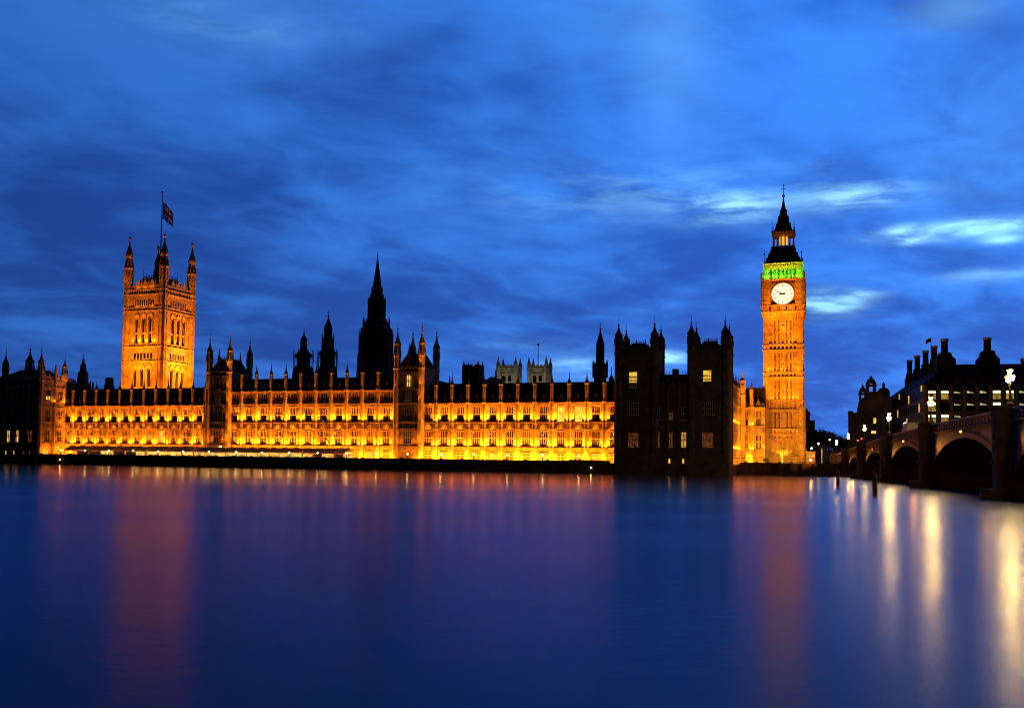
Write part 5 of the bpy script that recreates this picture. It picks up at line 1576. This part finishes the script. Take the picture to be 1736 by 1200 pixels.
def office_block():
    dep = 292.0
    c = at_depth(1567, 770, dep); b = Vector((.235, 1, 0)).normalized(); d2 = Vector((b.y, -b.x, 0))
    rz = math.atan2(d2.y, d2.x)
    r = thing('office_building', 'dark bronze roofed office block with tall chimneys and rows of lit windows', 'building', (c.x, c.y, G), rz)
    zf = lambda y, x=1600: at_depth(x, y, dep).z
    w = 3.68; n = 14; L = n * w + 1.2; Dp = 64.0
    zr, ze = zf(613.5), zf(652)
    mb = MB(); mb.box(0, L, .6, Dp, G, ze)
    mb.build('wall', M['sandstone'], r)
    mb = MB()
    mb.rings([[(-.4, -.4, ze), (L + .4, -.4, ze), (L + .4, Dp + .4, ze), (-.4, Dp + .4, ze)], [(9, 10, zr), (L - 4, 10, zr), (L - 4, Dp - 3, zr), (9, Dp - 3, zr)]], 4)
    for i in range(n):
        x = .6 + (i + .5) * w; zz = zf(655)
        mb.prism([(x - 1.1, ze + .05), (x + 1.1, ze + .05), (x + 1.1, ze + 1.4), (x, ze + 2.2), (x - 1.1, ze + 1.4)], -.7, 3.5)
        mb.tube((x + w / 2, -.4, ze), (x + w / 2, 9.6, zr - .3), .28, .2, 4)
    mb.build('roof', M['bronze'], r)
    rib = MB()
    rib.box(-.35, .35, 0, .59, G, ze - .2); rib.box(-.5, .5, -.15, .58, ze - 8.3, ze - 7.7)
    me = rib.mesh('pier', M['sandstone'])
    for i in range(n + 1): link('pier', me, r, (.6 + i * w - .0, 0, -G))
    for i in range(17):
        o = link('pier', me, r, (0, 1.8 + i * w, -G)); o.rotation_euler = (0, 0, -PI / 2)
    # windows: glazed bays with a transom; some rooms lit
    full = {(0, 1), (1, 1), (5, 1), (6, 1), (5, 2), (0, 3), (1, 3), (0, 2)}
    part_ = {(2, 1), (3, 1), (4, 1), (7, 1), (2, 2), (3, 2), (4, 2), (7, 2), (2, 3), (3, 3), (8, 1), (8, 2), (10, 1), (11, 2), (9, 3), (12, 1)}
    rows = [(645, 656), (662, 677), (682.5, 697), (703, 718), (724, 739), (745, 760)]
    for i in range(n):
        x = .6 + (i + .5) * w
        for j, (ya, yb) in enumerate(rows):
            za, zb = zf(ya), zf(yb); zm = zb + (za - zb) * .62
            if j == 0: za = ze - .1; zb = ze - 1.9; zm = zb + 1.1
            o = MB(); hw = 1.12
            o.box(x - hw - .12, x - hw, .25, .598, zb, za); o.box(x + hw, x + hw + .12, .25, .598, zb, za)
            o.box(x - hw, x + hw, .3, .597, zm - .12, zm + .12); o.box(x - hw - .1, x + hw + .1, .2, .596, zb - .15, zb)
            if (i, j) == (0, 1) or (i, j) == (6, 1) or (i, j) == (0, 3): o.box(x - .2, x + .2, .28, .596, zb, zm - .12)
            wn = o.build('window', M['bronze'], r)
            kind = 'full' if (i, j) in full else ('part' if (i, j) in part_ else 'dark')
            up = MB()
            if kind == 'part':
                q_ = .45 + .5 * ((i * 5 + j * 3) % 4) / 4
                up.prism([(x - hw + .1, zm + .16), (x + hw - .15, zm + .16), (x + hw * .5, zm + .16 + q_ * .5), (x - hw + .1, zm + .16 + q_)], .545, .5495)
                bk = MB(); bk.box(x - hw, x + hw, .55, .594, zm + .12, za - .02); link('dark_pane', bk.mesh('dark_pane', M['glass']), wn, (0, 0, 0))
            else: up.box(x - hw, x + hw, .55, .594, zm + .12, za - .02)
            lo = MB(); lo.box(x - hw, x + hw, .55, .594, zb, zm - .12)
            link('upper_pane', up.mesh('upper_pane', M['office_white' if kind == 'full' else 'ceiling_light' if kind == 'part' else 'glass']), wn, (0, 0, 0))
            link('lower_pane', lo.mesh('lower_pane', M['office_yellow' if kind == 'full' else 'glass']), wn, (0, 0, 0))
    for i in range(16):
        for j, (ya, yb) in enumerate(rows[:4]):
            za, zb = zf(ya), zf(yb)
            if j == 0: za = ze - .1; zb = ze - 1.9
            o = MB(); y = 1.8 + (i + .5) * w
            o.box(-.06, -.002, y - 1.1, y + 1.1, zb, za); o.build('window', M['lit_warm' if (i * 5 + j * 3) % 11 == 0 else 'glass'], r)
    # chimneys: bronze drums on stepped hoods, along both street sides
    def chimney(px_, ytop, yhood, yroof, lx, ly, hw, hood=2.6):
        d = ray(px_, ytop)                          # where the sight line crosses the row of stacks
        nrm, base = (d2, lx) if lx is not None else (b, ly)
        kk = (c.dot(nrm) + base - EYE * nrm.z) / d.dot(nrm)
        p = d * kk; dd = p.y
        v = Vector((p.x - c.x, p.y - c.y, 0)); x, y = v.dot(d2), v.dot(b)
        zt, zh, zb = at_depth(px_, ytop, dd).z, at_depth(px_, yhood, dd).z, at_depth(px_, yroof, dd).z
        k = dd / F; m_ = MB()
        m_.stack(x, y, [(zh - .5, hw * k), (zt - .9, hw * k * .93), (zt - .85, hw * k * 1.08), (zt, hw * k * 1.08)], 12)
        m_.sq(x, y, [(zb - 3, hw * k * hood, hw * k * hood), (zb, hw * k * hood, hw * k * hood), (zh + (zb - zh) * .45, hw * k * (.4 + hood * .52), hw * k * (.4 + hood * .52)), (zh, hw * k * (.65 + hood * .35), hw * k * (.65 + hood * .35)), (zh + .2, hw * k * 1.2, hw * k * 1.2)])
        ch = m_.build('chimney', M['bronze'], r)
        m_ = MB()
        for q_ in range(12):
            an = q_ * PI / 6; m_.box(-.32, .32, -hw * k * 1.09 - .02, -hw * k * 1.04, zt - .72, zt - .2, Matrix.Translation((x, y, 0)) @ Matrix.Rotation(an, 4, 'Z'))
        link('vent_slot', m_.mesh('vent_slot', M['white_paint']), ch, (0, 0, 0))
    chimney(1601, 574.5, 599, 611, None, 8.5, 5.7)
    chimney(1673.5, 572.5, 596, 610, None, 8.5, 6.0)
    chimney(1737, 607.5, 618, 624, None, 8.5, 6.0)
    for px_, yt, hw in ((1583.5, 586, 5.0), (1569, 594.5, 4.8), (1555, 602.5, 4.6), (1542, 610.5, 4.4)):
        chimney(px_, yt, yt + 24, yt + 33, 8.0, None, hw, 1.6)
    return r
office_block()
pr = at_depth(1578.3, 571, 305)
def red_flag():
    zb = at_depth(1578, 610, 305).z
    r = thing('roof_flag', 'small dark red flag on a thin pole among the office chimneys', 'flag', (pr.x, pr.y, zb), 0)
    m_ = MB(); m_.stack(0, 0, [(zb, .12), (pr.z, .07)], 6); m_.build('pole', M['iron'], r)
    m_ = MB(); vs = []
    for i in range(13):
        for j in range(6):
            u, v = i / 12, j / 5; vs.append((-.08 - 1.7 * u, .25 * math.sin(u * 6), pr.z - .4 - 1.3 * (1 - v) - .6 * u + .1 * math.sin(5 * u + v)))
    fs = [(i * 6 + j, i * 6 + j + 1, (i + 1) * 6 + j + 1, (i + 1) * 6 + j) for i in range(12) for j in range(5)]
    m_.add(vs, fs); o = m_.build('cloth', M['flag_red'], r); q = o.modifiers.new('cloth', 'SOLIDIFY'); q.thickness = .02
red_flag()

# ------------------------------------------------------------------ bridge
BX0, BK = 31.7, .235
def bridge_pt(Y, off=0.0):
    n = Vector((1, -BK, 0)).normalized()
    return Vector((BX0 + BK * Y, Y, 0)) + n * off
BDIR = Vector((BK, 1, 0)).normalized()
BRZ = math.atan2(BDIR.y, BDIR.x)
PIERS = [22, 65, 109, 153, 194, 230.5, 263, 293]
PROF = [(-60, 9.6), (22, 10.2), (65, 10.5), (109, 10.5), (153, 10.25), (194, 9.6), (230.5, 8.5), (263, 7.4), (293, 6.3), (330, 5.2), (420, G + 1.2)]
def ptop(Y):
    for (a, za), (b, zb) in zip(PROF, PROF[1:]):
        if a <= Y <= b:
            u = (Y - a) / (b - a); return za + (zb - za) * u
    return PROF[-1][1]
def bridge():
    o = bridge_pt(0)
    r = thing('road_bridge', 'long arched bridge with lit parapet crossing the river on the right', 'bridge', (o.x, o.y, 0), BRZ)
    k = math.hypot(1, BK); Wd = 25.0
    X = lambda Y: Y * k
    # local frame: x along the bridge away from the viewer, south face at y = 0, deck towards -y
    ys = [-60] + PIERS + [330, 420]
    dk = MB()
    for a, b in zip(ys, ys[1:]):
        n = 4
        for i in range(n):
            u, v = a + (b - a) * i / n, a + (b - a) * (i + 1) / n
            za, zb = ptop(u) - 1.0, ptop(v) - 1.0
            dk.add([(X(u), -.4, za), (X(v), -.4, zb), (X(v), -Wd + .4, zb), (X(u), -Wd + .4, za), (X(u), -.4, za - .8), (X(v), -.4, zb - .8), (X(v), -Wd + .4, zb - .8), (X(u), -Wd + .4, za - .8)],
                   [(0, 3, 2, 1), (4, 5, 6, 7), (0, 1, 5, 4), (2, 3, 7, 6)])
    dk.build('deck', M['road'], r)
    for a, b in zip(ys, ys[1:]):
        for y in (0.0, -Wd):
            m_ = MB(); cap = MB(); n = 6
            for i in range(n):
                u, v = a + (b - a) * i / n, a + (b - a) * (i + 1) / n
                za, zb = ptop(u), ptop(v)
                def slab(mm, y0, y1, d0, d1, z_off=0):
                    mm.add([(X(u), y0, za - d0), (X(v), y0, zb - d0), (X(v), y1, zb - d0), (X(u), y1, za - d0), (X(u), y0, za - d1), (X(v), y0, zb - d1), (X(v), y1, zb - d1), (X(u), y1, za - d1)],
                           [(0, 3, 2, 1), (4, 5, 6, 7), (0, 1, 5, 4), (2, 3, 7, 6)])
                slab(m_, y - .05, y - .3, .16, 1.35)
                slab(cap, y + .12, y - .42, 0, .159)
                slab(m_, y + .30, y - .02, 1.352, 1.55)
            for i in range(int((b - a) / 1.6)):         # pierced panels read as a line of small shields
                if y < 0: break
                Y = a + (b - a) * (i + .5) / int((b - a) / 1.6); zt = ptop(Y)
                m_.box(X(Y) - .45, X(Y) + .45, -.049, .03, zt - 1.1, zt - .45)
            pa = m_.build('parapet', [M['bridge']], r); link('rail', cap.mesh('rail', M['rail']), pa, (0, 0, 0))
    for q, Y in enumerate(PIERS):
        m_ = MB(); zt = ptop(Y) + .25; w_ = 1.7
        for y0 in (0.0,):
            m_.plan([(X(Y) - w_, -Wd - 1.2), (X(Y) + w_, -Wd - 1.2), (X(Y) + w_, .2), (X(Y) + w_ * .55, 1.5), (X(Y) - w_ * .55, 1.5), (X(Y) - w_, .2)], -3, zt - 1.9)
            m_.plan([(X(Y) - w_ - .25, -Wd - 1.4), (X(Y) + w_ + .25, -Wd - 1.4), (X(Y) + w_ + .25, .3), (X(Y) + w_ * .7, 1.75), (X(Y) - w_ * .7, 1.75), (X(Y) - w_ - .25, .3)], zt - 1.899, zt - 1.5)
            m_.plan([(X(Y) - w_, -1.2), (X(Y) + w_, -1.2), (X(Y) + w_, .2), (X(Y) + w_ * .55, 1.5), (X(Y) - w_ * .55, 1.5), (X(Y) - w_, .2)], zt - 1.499, zt - .2)
            m_.plan([(X(Y) - w_ - .2, -1.3), (X(Y) + w_ + .2, -1.3), (X(Y) + w_ + .2, .3), (X(Y) + w_ * .65, 1.7), (X(Y) - w_ * .65, 1.7), (X(Y) - w_ - .2, .3)], zt - .199, zt)
            m_.plan([(X(Y) - w_ - .7, -Wd - 2), (X(Y) + w_ + .7, -Wd - 2), (X(Y) + w_ + .7, .4), (X(Y) + w_ * .3, 3.0), (X(Y) - w_ * .3, 3.0), (X(Y) - w_ - .7, .4)], -3.0, 1.2)
            m_.plan([(X(Y) - w_ - .25, -Wd - 1.5), (X(Y) + w_ + .25, -Wd - 1.5), (X(Y) + w_ + .25, .3), (X(Y) + w_ * .6, 1.8), (X(Y) - w_ * .6, 1.8), (X(Y) - w_ - .25, .3)], 4.0, 4.4)
        m_.build('pier', M['bridge_stone'], r)
    for a, b in zip(PIERS, PIERS[1:]):
        m_ = MB(); ring = MB(); n = 28
        xa, xb = X(a) + 1.72, X(b) - 1.72; xm, hw = (xa + xb) / 2, (xb - xa) / 2
        zsp = 1.2; rise = min(ptop(a), ptop(b)) + .5 * abs(ptop(a) - ptop(b)) - 2.75 - zsp
        P = [(xm - hw * math.cos(PI * i / n), zsp + rise * math.sin(PI * i / n)) for i in range(n + 1)]
        Q = [(xm - (hw + .001) * math.cos(PI * i / n), zsp + (rise + .75) * math.sin(PI * i / n)) for i in range(n + 1)]
        top = lambda x: ptop(x / k) - 1.55
        for i in range(n):
            (x0, z0), (x1, z1) = P[i], P[i + 1]
            m_.add([(x0, -.12, z0), (x1, -.12, z1), (x1, -.12, top(x1)), (x0, -.12, top(x0)), (x0, -Wd + .12, z0), (x1, -Wd + .12, z1), (x1, -Wd + .12, top(x1)), (x0, -Wd + .12, top(x0))],
                   [(0, 3, 2, 1), (4, 5, 6, 7), (0, 1, 5, 4)])
            zz0, zz1 = min(z0 + .8, top(x0) - .05), min(z1 + .8, top(x1) - .05)
            ring.add([(x0, .05, z0 - .01), (x1, .05, z1 - .01), (x1, .05, zz1), (x0, .05, zz0), (x0, -.119, z0 - .01), (x1, -.119, z1 - .01), (x1, -.119, zz1), (x0, -.119, zz0)], [(0, 3, 2, 1), (3, 7, 6, 2), (0, 1, 5, 4)])
        ar = m_.build('arch', M['bridge'], r); link('arch_ring', ring.mesh('arch_ring', M['bridge']), ar, (0, 0, 0))
        for q_, sx in ((xa - .6, 1), (xb + .6, -1)): spot_light(r, (q_, 2.6, top(q_) - 2.2), (q_ + sx * 16, -.2, top(q_ + sx * 16) - .9), 1300, 60, 1.0, .15, (1.0, .33, .04))
        for sgn in (-1, 1):
            xo = xm + sgn * (hw - .4); zt = top(xo) - .5; pts = [(xo, zt), (xm + sgn * hw * .52, zt)]
            for i in range(7):
                u = .52 + (.94 - .52) * i / 6; pts.append((xm + sgn * hw * u, zsp + rise * math.sqrt(max(0, 1 - u * u)) + 1.15))
            pts.append((xo, zsp + rise * .42)) ; pts = [(x, min(z, zt)) for x, z in pts]
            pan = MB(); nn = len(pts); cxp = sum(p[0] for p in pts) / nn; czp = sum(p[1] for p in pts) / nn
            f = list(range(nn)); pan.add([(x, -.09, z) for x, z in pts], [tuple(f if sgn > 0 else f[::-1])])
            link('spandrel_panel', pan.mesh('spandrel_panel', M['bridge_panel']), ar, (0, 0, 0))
    return r
BR = bridge()
def bridge_lamp(Y, label, k=1.0, mat='lamp_near', off=-.5):
    p = bridge_pt(Y, -off); zb = ptop(Y) + .25
    p = bridge_pt(Y, .3)
    r = thing('bridge_lamp', label, 'street lamp', (p.x, p.y, zb), BRZ, 'triple lanterns along the bridge')
    m_ = MB(); m_.stack(0, 0, [(zb, .45), (zb + .3, .45), (zb + .5, .25), (zb + 1.0, .16), (zb + 2.6, .09), (zb + 2.7, .16), (zb + 2.85, .08), (zb + 3.5, .07)], 8)
    for sx in (-1, 1):
        m_.tube((0, 0, zb + 2.5), (sx * .62, 0, zb + 2.35), .05); m_.tube((sx * .62, 0, zb + 2.35), (sx * .8, 0, zb + 2.75), .05)
    m_.build('post', M['iron'], r)
    for x, z in ((0, 3.5), (-.8, 2.75), (.8, 2.75)):
        fr = MB(); z0 = zb + z
        fr.stack(x, 0, [(z0 + .74, .36), (z0 + .80, .40), (z0 + .98, .12), (z0 + 1.2, .03)], 8); fr.stack(x, 0, [(z0, .08), (z0 + .08, .2)], 8)
        for i in range(4):
            an = i * PI / 2; fr.tube((x + .2 * math.cos(an), .2 * math.sin(an), z0 + .06), (x + .37 * math.cos(an), .37 * math.sin(an), z0 + .76), .02, .02, 4)
        l = fr.build('lantern', M['iron'], r)
        g = MB(); g.stack(x, 0, [(z0 + .09, .15), (z0 + .73, .27)], 8); link('glass', g.mesh('glass', M[mat]), l, (0, 0, 0))
    return r
for Y, lab in ((109, 'triple bridge lantern nearest the viewer at the right edge'), (153, 'triple bridge lantern on the second pier from the right edge, before the office corner'),
               (194, 'triple bridge lantern on the third pier, just left of the white van'), (230.5, 'triple bridge lantern by the red traffic signals'),
               (263, 'triple bridge lantern before the domed building left edge'), (293, 'triple bridge lantern where the bridge meets the far bank'), (65, 'triple bridge lantern on the pier outside the right edge')):
    bridge_lamp(Y, lab, mat='lamp_near' if Y < 200 else 'lamp_warm')
def street_lamp(x, y, dep, label):
    p = at_depth(x, y, dep)
    r = thing('street_lamp', label, 'street lamp', (p.x, p.y, G), 0, 'street lamps beyond the bridge')
    m_ = MB(); m_.stack(0, 0, [(G, .2), (G + .8, .12), (p.z - .4, .07)], 6); m_.stack(0, 0, [(p.z + .3, .3), (p.z + .5, .05)], 8); m_.build('post', M['iron'], r)
    m_ = MB(); m_.ball(0, 0, p.z, .32, 8, 6); m_.build('globe', M['lamp_white'], r, smooth=True)
for x, y, dep, lab in ((1407, 745, 330, 'street lamp between the dark trees, left of the last bridge lantern'), (1387.5, 752, 320, 'street lamp beside the small red brick kiosk'), (1376, 760, 300, 'street lamp above the yellow lit kiosk'), (1374, 779.5, 285, 'low lamp at wall height below the yellow kiosk')):
    street_lamp(x, y, dep, lab)

def nav_light(Y, label, mat='amber_light', dz=-2.0, both=True):
    p = bridge_pt(Y, -.35); z = ptop(Y) + dz
    r = thing('navigation_light', label, 'signal light', (p.x, p.y, z), BRZ, 'signal lights over the bridge arches')
    m_ = MB(); m_.box(-.55, .55, -.35, -.05, z - .1, z + .28); m_.box(-.12, .12, -.3, -.1, z + .281, z + .6); m_.build('housing', M['iron'], r)
    for x in ((-.3, .3) if both else (0,)):
        g = MB(); g.ball(x, 0, z + .08, .15, 8, 6); g.build('lens', M[mat], r)
nav_light(130, 'pair of amber signal lights over the widest right hand arch')
nav_light(174, 'pair of amber signal lights over the second arch, under the white van')
nav_light(213, 'single red signal light over the third arch', 'red_light', -2.2, False)

def quay_lights():
    for i, (x, y) in enumerate(((1482, 772.5), (1488, 770), (1482, 776.5), (1488, 776.5), (1499, 773), (1499, 777))):
        p = at_depth(x, y, 330)
        m_ = MB(); m_.stack(0, 0, [(0, .08), (p.z - .25, .06)], 6); m_.mi = 1; m_.box(-.5, .5, -.2, .2, p.z - .2, p.z + .2)
        o = m_.build('quay_lamp', [M['iron'], M['ceiling_light']]); o.location = (p.x, p.y, 0)
        tag(o, 'small quay lamp seen through the third bridge arch, ' + ['upper left', 'topmost', 'lower left', 'lower middle', 'upper right', 'lower right'][i] + ' of six', 'lamp', 'quay lamps seen through the arch')
quay_lights()

# vehicles on the bridge
def wheel(root, x, y, z, rad):
    t = MB(); T = Matrix.Translation((x, y, z)) @ Matrix.Rotation(PI / 2, 4, 'X')
    t.stack(0, 0, [(-.11, rad * .9), (-.08, rad), (.08, rad), (.11, rad * .9)], 16, T=T); w_ = t.build('wheel', M['tyre'], root)
    h = MB(); h.stack(0, 0, [(-.125, rad * .55), (.125, rad * .55)], 12, T=T); link('hub', h.mesh('hub', M['white_paint']), w_, (0, 0, 0))
def van():
    Y = 181; p = bridge_pt(Y, 2.0); z = ptop(Y) - 1.0
    r = thing('ambulance_van', 'white box van with orange chevron stripes driving over the bridge', 'van', (p.x, p.y, z), BRZ)
    slope = (ptop(Y + 3) - ptop(Y - 3)) / (6 * math.hypot(1, BK))
    r.rotation_euler = (0, -math.atan(slope), BRZ)
    B = MB(); L = 6.0; w_ = 1.05
    prof = [(-3.0, z + .35), (2.95, z + .35), (3.0, z + .95), (2.75, z + 1.2), (2.2, z + 1.35), (1.65, z + 2.05), (1.5, z + 2.3), (1.35, z + 2.75), (-2.9, z + 2.8), (-3.0, z + 2.7)]
    B.prism(prof, -w_, w_); bo = B.build('body', M['white_paint'], r)
    bv = bo.modifiers.new('soft_edges', 'BEVEL'); bv.width = .09; bv.segments = 3
    g = MB(); 
    for sy in (-1, 1): g.prism([(.9, z + 1.5), (1.9, z + 1.5), (1.55, z + 2.0), (.9, z + 2.0)], sy * w_ - .012 if sy < 0 else w_ - .01, sy * w_ + .01 if sy < 0 else w_ + .012)
    g.add([(2.22, -.9, z + 1.40), (2.22, .9, z + 1.40), (1.70, .85, z + 2.06), (1.70, -.85, z + 2.06)], [(0, 1, 2, 3)], Matrix.Translation((.03, 0, .02)))
    g.build('windscreen', M['carglass'], r)
    s_ = MB()
    for sy in (-1, 1):
        for i in range(6):
            x = -2.7 + i * .62; s_.prism([(x, z + 1.5), (x + .28, z + 1.5), (x + .58, z + 2.2), (x + .30, z + 2.2)], sy * w_ - .014, sy * w_ + .014)
    s_.build('chevron_stripe', M['orange_band'], r)
    for x in (-1.9, 1.9):
        for sy in (-1, 1): wheel(r, x, sy * .92, z + .36, .36)
    lb = MB(); lb.box(1.0, 1.5, -.8, .8, z + 2.81, z + 2.98); lb.build('light_bar', M['headlight'], r)
    for sy in (-1, 1):
        h = MB(); h.box(2.93, 3.03, sy * .75 - .16, sy * .75 + .16, z + .75, z + .95); h.build('headlight', M['headlight'], r)
        h = MB(); h.box(-3.04, -2.97, sy * .85 - .1, sy * .85 + .1, z + .8, z + 1.3); h.build('tail_light', M['red_light'], r)
def car(Y, off, label, col='white_paint', tail=True):
    p = bridge_pt(Y, off); z = ptop(Y) - 1.0
    r = thing('car', label, 'car', (p.x, p.y, z), BRZ)
    slope = (ptop(Y + 2) - ptop(Y - 2)) / (4 * math.hypot(1, BK)); r.rotation_euler = (0, -math.atan(slope), BRZ)
    b = MB(); b.prism([(-2.1, z + .3), (2.1, z + .3), (2.15, z + .65), (1.9, z + .85), (1.0, z + .95), (.45, z + 1.42), (-1.1, z + 1.47), (-1.8, z + .98), (-2.12, z + .9)], -.88, .88)
    o = b.build('body', M[col], r); bv = o.modifiers.new('soft_edges', 'BEVEL'); bv.width = .08; bv.segments = 3
    g = MB()
    for sy in (-1, 1): g.prism([(-1.5, z + 1.0), (.85, z + 1.0), (.42, z + 1.36), (-1.05, z + 1.4)], sy * .88 - .012, sy * .88 + .012)
    g.build('side_window', M['carglass'], r)
    for x in (-1.3, 1.3):
        for sy in (-1, 1): wheel(r, x, sy * .78, z + .31, .31)
    for sy in (-1, 1):
        h = MB(); h.box(2.06, 2.17, sy * .62 - .16, sy * .62 + .16, z + .6, z + .75); h.build('headlight', M['headlight'], r)
        h = MB(); h.box(-2.16, -2.06, sy * .68 - .14, sy * .68 + .14, z + .72, z + .88); h.build('tail_light', M['red_light'], r)
van()
car(190, 3.2, 'pale car just ahead of the white chevron van on the bridge')
car(242, 3.6, 'pale car near the far end of the bridge by the traffic signals')
def traffic_signal(x, y, dep, label):
    p = at_depth(x, y, dep); zb = ptop(min(dep, 419)) - 1.25
    r = thing('traffic_signal', label, 'traffic light', (p.x, p.y, zb), BRZ, 'traffic signals on the bridge')
    m_ = MB(); m_.stack(0, 0, [(zb, .1), (p.z - .9, .06)], 6); m_.box(-.2, .2, -.2, .2, p.z - .9, p.z + .3); m_.build('pole', M['iron'], r)
    g = MB(); g.ball(-.2, 0, p.z, .17, 8, 6); g.build('red_lens', M['red_light'], r)
    g = MB(); g.ball(-.16, 0, p.z - .4, .12, 8, 6); g.ball(-.16, 0, p.z - .72, .12, 8, 6); g.build('dark_lens', M['carglass'], r)
traffic_signal(1454.3, 746.3, 252, 'red traffic signal, the brighter lower one of two at the bridge end')
traffic_signal(1460.5, 743.5, 246, 'red traffic signal, the smaller upper one right of the other')
def lit_sign():
    p = at_depth(1481, 732.5, 300)
    r = thing('lit_sign', 'small yellow lit sign panel above the bridge beside the van', 'sign', (p.x, p.y, G), 0)
    m_ = MB(); m_.stack(0, 0, [(G, .12), (p.z - .5, .1)], 6); m_.box(-.85, .85, .0, .15, p.z - .5, p.z + .5); m_.build('post', M['iron'], r)
    m_ = MB(); m_.box(-.75, .75, -.05, -.002, p.z - .42, p.z + .42); m_.build('panel', M['sign_glow'], r)
lit_sign()
def approach_wall():
    p, q = at_depth(1381, 770, 335), at_depth(1446, 770, 335)
    r = thing('approach_wall', 'low dark wall and railing behind the street lamps where the bridge road lands', 'wall', (p.x, p.y, G), 0)
    L = q.x - p.x; z = at_depth(1400, 764, 335).z
    m_ = MB(); m_.box(0, L, 0, .8, G, z); m_.box(-.1, L + .1, -.1, .9, z, z + .3); m_.build('wall_face', M['unlit_stone'], r)
    m_ = MB()
    for i in range(int(L / 1.2)): m_.box(i * 1.2, i * 1.2 + .12, .3, .42, z + .3, z + 1.5)
    m_.box(0, L, .3, .42, z + 1.5, z + 1.62); m_.build('railing', M['iron'], r)
approach_wall()
def kiosks():
    p = at_depth(1375, 779, 290); k = 290 / F
    r = thing('kiosk', 'low yellow lit kiosk with arches at the foot of the clock tower', 'kiosk', (p.x, p.y, G), 0)
    z = lambda y: at_depth(1375, y, 290).z
    m_ = MB(); m_.box(-8 * k, 7 * k, 0, 4, G, z(767)); m_.build('wall', M['stone'], r)
    m_ = MB(); m_.box(-8.6 * k, 7.6 * k, -.3, 4.3, z(767), z(765)); m_.build('roof', M['trim'], r)
    for i in range(5):
        o = MB(); x = (-7.2 + i * 2.8) * k; o.box(x, x + 1.9 * k, -.06, -.002, z(775), z(768)); o.build('window', M['lit_warm'], r)
    area_light(r, (0, -2.5, G + .3), (0, .5, 1), 220, 3, .4)
    p = at_depth(1394, 772, 315)
    r = thing('kiosk', 'narrow red brick kiosk with an orange lit edge among street lamps', 'kiosk', (p.x, p.y, G), 0)
    z = lambda y: at_depth(1394, y, 315).z; k = 315 / F
    m_ = MB(); m_.box(-2.5 * k, 5 * k, 0, 3, G, z(756)); m_.build('wall', M['redbrick'], r)
    m_ = MB(); m_.sq(1.2 * k, 1.5, [(z(756), 4.2 * k, 1.8), (z(754.5), 3.6 * k, 1.4), (z(751), .4 * k, .2)]); m_.build('roof', M['slate'], r)
    m_ = MB(); m_.box(-1.6 * k, -.2 * k, -.06, -.002, G + .2, z(760)); m_.build('door', M['lit_warm'], r)
kiosks()

# mooring posts in the river
def mooring_post(x, ytop, ybot, label):
    d = ray(x, ybot); kk = -EYE / d.z; p = Vector((0, 0, EYE)) + d * kk; top = at_depth(x, ytop, p.y).z
    r = thing('mooring_post', label, 'post', (p.x, p.y, 0), 0, 'timber posts in the river')
    m_ = MB(); w_ = .26
    m_.stack(0, 0, [(-3, w_ * 1.05), (top * .5, w_), (top - .5, w_ * .96), (top - .12, w_ * .9), (top, w_ * .5)], 10); m_.build('pile', M['wood'], r)
    m_ = MB(); m_.stack(0, 0, [(top - .75, w_ * 1.08), (top - .6, w_ * 1.08)], 10); m_.stack(0, 0, [(.5, w_ * 1.1), (.75, w_ * 1.1)], 10); m_.build('iron_band', M['iron'], r)
    m_ = MB(); m_.box(-w_ * 1.3, -w_ * .9, -.1, .1, -.5, top + .35); m_.build('fender_plank', M['wood'], r)
mooring_post(1421, 797, 823, 'thin dark timber post in the river, farther and shorter of two')
mooring_post(1484, 802, 839, 'thicker timber post in the river nearer the bridge arches')

# people-height railings on the embankment below the clock tower
def railing():
    s0, s1 = S(1240, EMB_T + 1), S(1372, EMB_T + 1); L = s1 - s0
    r = thing('iron_railing', 'thin black railing along the embankment below the clock tower', 'railing', pt(s0, EMB_T + 1.2), TH)
    m_ = MB(); n = int(L / 1.6)
    for i in range(n + 1): m_.tube((L * i / n, 0, G), (L * i / n, 0, G + 2.0), .045, .03, 4)
    m_.build('baluster', M['iron'], r); m_ = MB(); m_.box(0, L, -.03, .03, G + 1.75, G + 1.83); m_.box(0, L, -.03, .03, G + .9, G + .96); m_.build('rail', M['iron'], r)
railing()
